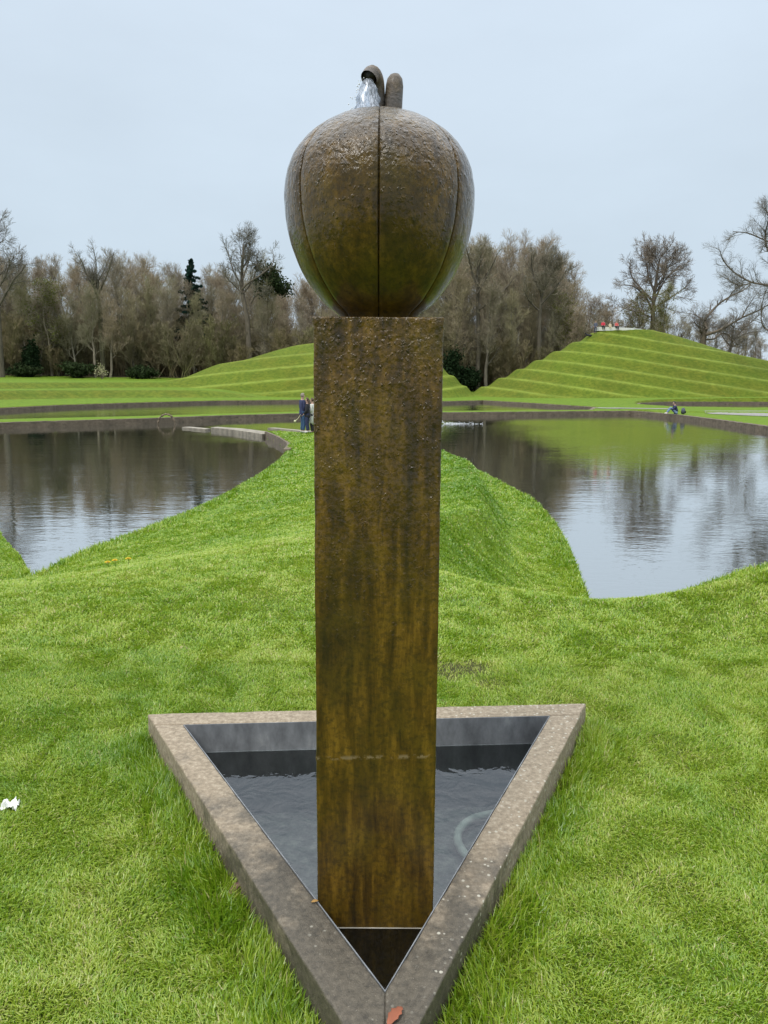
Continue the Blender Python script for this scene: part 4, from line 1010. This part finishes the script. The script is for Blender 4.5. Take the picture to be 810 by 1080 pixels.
# ------------------------------------------------------------------ people
def skin(verts, edges, radii, root=0, lv=2):
    me = bpy.data.meshes.new('skin_tmp'); me.from_pydata([tuple(v_) for v_ in verts], edges, []); me.update()
    o = bpy.data.objects.new('skin_tmp', me); COL.objects.link(o)
    md = o.modifiers.new('s', 'SKIN'); md.use_smooth_shade = True
    for i, r in enumerate(radii):
        sv = me.skin_vertices[0].data[i]; sv.radius = r if isinstance(r, tuple) else (r, r); sv.use_root = (i == root)
    o.modifiers.new('u', 'SUBSURF').levels = lv
    dg = bpy.context.evaluated_depsgraph_get(); m2 = bpy.data.meshes.new_from_object(o.evaluated_get(dg))
    bpy.data.objects.remove(o); bpy.data.meshes.remove(me)
    return m2
def merge_meshes(ms):
    bm = bmesh.new()
    for m in ms: bm.from_mesh(m)
    return bm
def pose(kind):
    J = {}
    if kind == 'stand':
        J.update(pel=(0, 0, .95), wst=(0, .0, 1.08), chs=(0, .0, 1.30), nck=(0, -.01, 1.47), hed=(0, .02, 1.62), top=(0, .02, 1.70))
        for s, n in ((-1, 'l'), (1, 'r')):
            J['hip' + n] = (s * .095, 0, .90); J['kne' + n] = (s * .105, .03, .49); J['ank' + n] = (s * .11, -.02, .08); J['toe' + n] = (s * .13, .15, .035)
            J['sho' + n] = (s * .18, -.01, 1.40); J['elb' + n] = (s * .235, -.02, 1.12); J['wri' + n] = (s * .20, .14, .93)
    elif kind == 'sit':
        J.update(pel=(0, 0, .10), wst=(0, -.02, .24), chs=(0, .0, .46), nck=(0, .01, .63), hed=(0, .04, .78), top=(0, .04, .86))
        for s, n in ((-1, 'l'), (1, 'r')):
            J['hip' + n] = (s * .095, .03, .08); J['kne' + n] = (s * .12, .44, .10); J['ank' + n] = (s * .12, .50, -.33); J['toe' + n] = (s * .13, .65, -.40)
            J['sho' + n] = (s * .18, .0, .56); J['elb' + n] = (s * .23, .03, .29); J['wri' + n] = (s * .14, .26, .20)
    else:   # knees up on the ground
        J.update(pel=(0, 0, .12), wst=(0, .0, .26), chs=(0, .06, .47), nck=(0, .13, .63), hed=(0, .19, .77), top=(0, .20, .85))
        for s, n in ((-1, 'l'), (1, 'r')):
            J['hip' + n] = (s * .095, .04, .11); J['kne' + n] = (s * .13, .40, .46); J['ank' + n] = (s * .12, .62, .08); J['toe' + n] = (s * .13, .77, .035)
            J['sho' + n] = (s * .18, .11, .56); J['elb' + n] = (s * .22, .25, .34); J['wri' + n] = (s * .10, .42, .42)
    return {k: Vector(v_) for k, v_ in J.items()}
SKINM = simple('skin', (.50, .32, .24), .55, .08)
def person(loc, rz, kind, h, label, coat, legs, hair, shoes, long_coat=False, long_hair=False, group=None, hood=None):
    J = pose(kind); root = empty('person', loc, rz); tag(root, label, 'person', group); k = h / 1.75; root.scale = (k, k, k)
    N = ['pel', 'wst', 'chs', 'nck', 'hed', 'top']; names = list(N); edges = [(i, i + 1) for i in range(5)]
    rad = [(.13, .10), (.125, .09), (.145, .10), .055, (.078, .092), (.055, .06)]
    for n in 'lr':
        b = len(names); names += ['hip' + n, 'kne' + n, 'ank' + n, 'toe' + n]; edges += [(0, b), (b, b + 1), (b + 1, b + 2), (b + 2, b + 3)]; rad += [.085, .058, .042, .035]
        b = len(names); names += ['sho' + n, 'elb' + n, 'wri' + n]; edges += [(2, b), (b, b + 1), (b + 1, b + 2)]; rad += [.052, .040, .028]
    parts = [skin([J[n] for n in names], edges, rad, 0)]
    # hands: palm and five fingers
    for n, s in (('l', -1), ('r', 1)):
        w = J['wri' + n]; d = (w - J['elb' + n]).normalized(); side = Vector((1, 0, 0)); side = (side - d * side.dot(d)).normalized(); nrm = d.cross(side)
        vs = [w - d * .01, w + d * .045, w + d * .085]; parts.append(skin(vs, [(0, 1), (1, 2)], [.026, (.040, .016), (.038, .014)], 0, 1))
        for f, (off, L) in enumerate(((-.030, .062), (-.010, .075), (.010, .070), (.029, .055))):
            b = w + d * .080 + side * off; p1 = b + d * L * .45 - nrm * .008; p2 = p1 + (d * .8 - nrm * .6).normalized() * L * .35; p3 = p2 + (d * .5 - nrm * .85).normalized() * L * .25
            parts.append(skin([b, p1, p2, p3], [(0, 1), (1, 2), (2, 3)], [.0095, .009, .0082, .007], 0, 1))
        b = w + d * .03 - side * s * .028; parts.append(skin([b, b - side * s * .022 + d * .026, b - side * s * .024 + d * .055 - nrm * .006], [(0, 1), (1, 2)], [.012, .0105, .0085], 0, 1))
    # face: nose, ears, brow
    hd = J['hed']
    f = Vector((0, 1, 0))
    parts.append(skin([hd + f * .078 + Vector((0, 0, .022)), hd + f * .100 + Vector((0, 0, -.012))], [(0, 1)], [.010, .015], 0, 1))
    for s in (-1, 1): parts.append(skin([hd + Vector((s * .076, -.005, .02)), hd + Vector((s * .082, -.01, -.025))], [(0, 1)], [.014, .011], 0, 1))
    bm = merge_meshes(parts); bm_obj('body', bm, SKINM, root, smooth=True)
    for s in (-1, 1):
        bm = bmesh.new(); bmesh.ops.create_uvsphere(bm, u_segments=8, v_segments=6, radius=.011); o = bm_obj('eye', bm, EYEM, root, smooth=True); o.location = hd + Vector((s * .032, .082, .018))
    # clothes
    cn = ['pel', 'wst', 'chs', 'nck']; V_ = [J['pel'] - Vector((0, 0, .56 if long_coat else .25)) if kind == 'stand' else J['pel'] + Vector((0, -.02, .02)), J['wst'], J['chs'], J['nck'] - Vector((0, 0, .03))]
    E_ = [(0, 1), (1, 2), (2, 3)]; r_ = [((.25, .21) if long_coat else (.225, .18)) if kind == 'stand' else (.165, .13), (.175, .135), (.175, .13), (.075, .075)]
    for n in 'lr':
        b = len(V_); V_ += [J['sho' + n], J['elb' + n], J['wri' + n] - (J['wri' + n] - J['elb' + n]).normalized() * .02]; E_ += [(2, b), (b, b + 1), (b + 1, b + 2)]; r_ += [.078, .062, .048]
    bm_obj('coat', merge_meshes([skin(V_, E_, r_, 2)]), coat, root, smooth=True)
    V_ = [J['pel']]; E_ = []; r_ = [(.12, .10)]
    for n in 'lr':
        b = len(V_); V_ += [J['hip' + n], J['kne' + n], J['ank' + n] + Vector((0, 0, .02))]; E_ += [(0, b), (b, b + 1), (b + 1, b + 2)]; r_ += [.100, .075, .060]
    bm_obj('trousers', merge_meshes([skin(V_, E_, r_, 0)]), legs, root, smooth=True)
    for n in 'lr':
        a = J['ank' + n]; t = J['toe' + n]; bm_obj('shoe', merge_meshes([skin([a - (t - a) * .25 + Vector((0, 0, -.02)), a + (t - a) * .5 - Vector((0, 0, .01)), t], [(0, 1), (1, 2)], [.052, .052, .044], 0)]), shoes, root, smooth=True)
    bm = bmesh.new(); bmesh.ops.create_uvsphere(bm, u_segments=20, v_segments=14, radius=.1)
    kill = [v_ for v_ in bm.verts if (v_.co.y > .03 and v_.co.z < .045) or v_.co.z < -.06]
    bmesh.ops.delete(bm, geom=kill, context='VERTS')
    for v_ in bm.verts:
        v_.co += v_.co.normalized() * .006 * mnoise.noise(v_.co * 40)
        v_.co = Vector((v_.co.x * .93, v_.co.y * 1.05, v_.co.z * 1.12))
    o = bm_obj('hair', bm, hair, root, smooth=True); o.location = hd + Vector((0, -.006, .022))
    if long_hair:
        bm_obj('hair', merge_meshes([skin([hd + Vector((0, -.06, .02)), hd + Vector((0, -.10, -.12)), hd + Vector((0, -.11, -.26))], [(0, 1), (1, 2)], [(.085, .06), (.09, .045), (.07, .03)], 0)]), hair, root, smooth=True)
    return root
EYEM = simple('eye_dark', (.03, .025, .02), .2)
NAVY = simple('navy_cloth', (.025, .032, .085), .8); JEANS = simple('blue_denim', (.045, .10, .20), .9); BLACKC = simple('black_cloth', (.014, .014, .018), .8); WHITEC = simple('white_cloth', (.72, .70, .64), .8, .08)
REDC = simple('red_cloth', (.62, .04, .07), .8, .1); PINKC = simple('coral_cloth', (.66, .14, .12), .8, .1); CREAM = simple('cream_cloth', (.62, .52, .36), .8, .1); GREYC = simple('slate_cloth', (.085, .095, .13), .8)
HBROWN = simple('brown_hair', (.075, .042, .024), .7); HGREY = simple('grey_hair', (.24, .20, .16), .7); HFAIR = simple('fair_hair', (.32, .20, .08), .7); SHOEW = simple('pale_shoe', (.62, .60, .56), .7); SHOED = simple('dark_shoe', (.03, .028, .026), .7)
PALEBLUE = simple('pale_denim', (.16, .24, .36), .9)
def gp(x, y): return (x, y, gz(x, y) + .02)
person(gp(-3.72, 35.15), R(-62), 'stand', 1.80, 'person in navy jacket and blue jeans standing at the end of the grass spit', NAVY, JEANS, HGREY, SHOEW)
person(gp(-3.47, 34.85), R(80), 'stand', 1.58, 'brown haired person in black coat between the navy jacket and the white coat', BLACKC, NAVY, HBROWN, SHOEW, long_hair=True)
person(gp(-3.31, 35.45), R(75), 'stand', 1.62, 'person in long white coat half hidden by the pillar', WHITEC, BLACKC, HBROWN, SHOED, long_coat=True)
z_ = gz(-3.62, 35.15)
o = tube('ball_thrower', [(-3.80, 35.02, z_ + .84), (-3.92, 34.95, z_ + .66), (-4.01, 34.9, z_ + .58)], [.010, .010, .014], simple('pale_plastic', (.7, .66, .40), .5), None, 8)
tag(o, 'short pale stick with a light tip held by the person in navy', 'stick')
bm = bmesh.new(); bmesh.ops.create_uvsphere(bm, u_segments=14, v_segments=10, radius=.055); b_ = bm_obj('tip', bm, simple('pale_yellow', (.75, .72, .45), .6), o, smooth=True); b_.location = (-4.04, 34.88, z_ + .55)
o = person((22.95, 61.0, gz(22.95, 61.0) + .01), R(80), 'knees', 1.95, 'seated person in dark jacket and pale jeans on the wall edge above the right pond', NAVY, PALEBLUE, SHOED, SHOEW)
# bag at the seated person's back
bag = empty('rucksack', (23.45, 60.9, gz(23.4, 61.0))); tag(bag, 'small dark blue rucksack behind the seated person', 'bag')
bm = bmesh.new(); bmesh.ops.create_cube(bm, size=1.)
for v_ in bm.verts: v_.co = Vector((v_.co.x * (.20 if v_.co.z > 0 else .26), v_.co.y * .34, (v_.co.z + .5) * .50))
bmesh.ops.bevel(bm, geom=list(bm.edges), offset=.06, segments=3, affect='EDGES'); bm_obj('sack', bm, GREYC, bag, smooth=True)
bm = bmesh.new(); bmesh.ops.create_cube(bm, size=1.)
for v_ in bm.verts: v_.co = Vector((v_.co.x * .09 + .15, v_.co.y * .26, v_.co.z * .22 + .17))
bmesh.ops.bevel(bm, geom=list(bm.edges), offset=.03, segments=2, affect='EDGES'); bm_obj('pocket', bm, BLACKC, bag, smooth=True)
# on the white platform
pz_ = lambda x: 9.05 + .30 - .30 * (x - 31.3) / 7.2
yb = 115.9
person((31.15, 116.9, mt(31.15, 116.9)), R(150), 'stand', 1.80, 'tall person in slate jacket standing at the left end of the white platform', GREYC, NAVY, HFAIR, SHOED)
person((32.15, 116.55, pz_(32.1) + .05), R(175), 'sit', 1.85, 'person in deep red coat sitting beside the tall slate figure on the white platform', REDC, BLACKC, HBROWN, SHOED)
person((33.1, 116.25, pz_(33.) + .05), R(180), 'sit', 1.35, 'small fair haired person in cream sitting between the red and the coral coat', CREAM, CREAM, HFAIR, SHOEW)
person((34.0, 116.1, pz_(33.9) + .05), R(190), 'sit', 1.80, 'person in coral coat with dark legs dangling at the right of the group', PINKC, BLACKC, HBROWN, SHOED)
# dark dog lying left of the group
def dog(loc, rz):
    r = empty('dog', loc, rz); tag(r, 'black dog lying on the mound top left of the slate figure', 'dog')
    J = [(0, 0, .20), (.25, 0, .24), (.45, 0, .30), (.56, 0, .46), (.66, 0, .50), (.78, 0, .46), (-.28, 0, .20), (-.48, 0, .12), (-.66, .05, .06)]
    E_ = [(0, 1), (1, 2), (2, 3), (3, 4), (4, 5), (0, 6), (6, 7), (7, 8)]; rd = [.16, .18, .14, .09, .09, .045, .16, .05, .02]
    for s in (-1, 1):
        b = len(J); J += [(.40, s * .12, .14), (.52, s * .13, .05), (.74, s * .12, .04)]; E_ += [(1, b), (b, b + 1), (b + 1, b + 2)]; rd += [.07, .045, .04]
        b = len(J); J += [(-.22, s * .15, .16), (-.02, s * .20, .20), (-.24, s * .22, .06), (.0, s * .22, .035)]; E_ += [(6, b), (b, b + 1), (b + 1, b + 2), (b + 2, b + 3)]; rd += [.11, .075, .045, .04]
        b = len(J); J += [(.63, s * .07, .56), (.60, s * .10, .48)]; E_ += [(4, b), (b, b + 1)]; rd += [.035, .02]
    bm_obj('body', merge_meshes([skin(J, E_, rd, 0)]), BLACKC, r, smooth=True)
dog((30.35, 117.0, mt(30.35, 117.0) + .02), R(178))

# ------------------------------------------------------------------ sky, sun, camera
w = bpy.data.worlds.new('World'); S.world = w; w.use_nodes = True
nt = w.node_tree; nt.nodes.clear()
out = nt.nodes.new('ShaderNodeOutputWorld')
SUN_EL, SUN_AZ = 52, 215       # high veiled sun behind the camera's left shoulder
sky = nt.nodes.new('ShaderNodeTexSky'); sky.sky_type = 'NISHITA'; sky.sun_disc = False; sky.sun_elevation = R(SUN_EL); sky.sun_rotation = R(SUN_AZ); sky.dust_density = 4; sky.air_density = 1.0
b1 = nt.nodes.new('ShaderNodeBackground'); b1.inputs[1].default_value = .06; nt.links.new(sky.outputs[0], b1.inputs[0])
tc = nt.nodes.new('ShaderNodeTexCoord'); sp_ = nt.nodes.new('ShaderNodeSeparateXYZ'); nt.links.new(tc.outputs['Generated'], sp_.inputs[0])
rp = nt.nodes.new('ShaderNodeValToRGB'); nt.links.new(sp_.outputs[2], rp.inputs[0])
e = rp.color_ramp.elements
for _ in range(3): e.new(.5)
for el, (p, c_) in zip(e, [(0., (.29, .338, .380)), (.12, (.277, .330, .377)), (.45, (.318, .370, .428)), (.6, (.66, .71, .78)), (1., (1.12, 1.16, 1.22))]):
    el.position = p; el.color = (*c_, 1)
ns = nt.nodes.new('ShaderNodeTexNoise'); mp = nt.nodes.new('ShaderNodeMapping'); mp.inputs['Scale'].default_value = (1, 1, 2.6)
nt.links.new(tc.outputs['Generated'], mp.inputs[0]); nt.links.new(mp.outputs[0], ns.inputs['Vector']); ns.inputs['Scale'].default_value = 2.2; ns.inputs['Detail'].default_value = 5; ns.inputs['Roughness'].default_value = .55
mr = nt.nodes.new('ShaderNodeMapRange'); mr.inputs[1].default_value = .3; mr.inputs[2].default_value = .7; mr.inputs[3].default_value = .95; mr.inputs[4].default_value = 1.05
nt.links.new(ns.outputs[0], mr.inputs[0])
vm = nt.nodes.new('ShaderNodeVectorMath'); vm.operation = 'SCALE'; nt.links.new(rp.outputs[0], vm.inputs[0]); nt.links.new(mr.outputs[0], vm.inputs['Scale'])
b2 = nt.nodes.new('ShaderNodeBackground'); b2.inputs[1].default_value = 2.3; nt.links.new(vm.outputs[0], b2.inputs[0])
mx = nt.nodes.new('ShaderNodeMixShader'); mx.inputs[0].default_value = .93
nt.links.new(b1.outputs[0], mx.inputs[1]); nt.links.new(b2.outputs[0], mx.inputs[2]); nt.links.new(mx.outputs[0], out.inputs[0])
sl = bpy.data.lights.new('sun', 'SUN'); sl.energy = 1.5; sl.angle = R(18); sl.color = (1, .96, .9)
so = bpy.data.objects.new('sun', sl); link(so)
az = R(SUN_AZ); el = R(SUN_EL)
so.rotation_euler = Vector((math.sin(az) * math.cos(el), math.cos(az) * math.cos(el), math.sin(el))).to_track_quat('Z', 'Y').to_euler()
cam = bpy.data.cameras.new('camera'); cam.sensor_fit = 'VERTICAL'; cam.sensor_height = 36; cam.lens = 811 / 1080 * 36; cam.clip_start = .05; cam.clip_end = 3000
co = bpy.data.objects.new('camera', cam); link(co); co.location = (0, 0, CAMZ)
from mathutils import Matrix
co.rotation_euler = (Matrix.Rotation(R(90) - TH, 3, 'X') @ Matrix.Rotation(R(.37), 3, 'Z')).to_euler()
S.camera = co
vs_ = S.view_settings; vs_.view_transform = 'Standard'; vs_.look = 'None'; vs_.exposure = 0; vs_.gamma = 1; vs_.use_curve_mapping = False
S.cycles.use_denoising = True
S.cycles.max_bounces = 8; S.cycles.transparent_max_bounces = 12
S.cycles.caustics_reflective = False; S.cycles.caustics_refractive = False
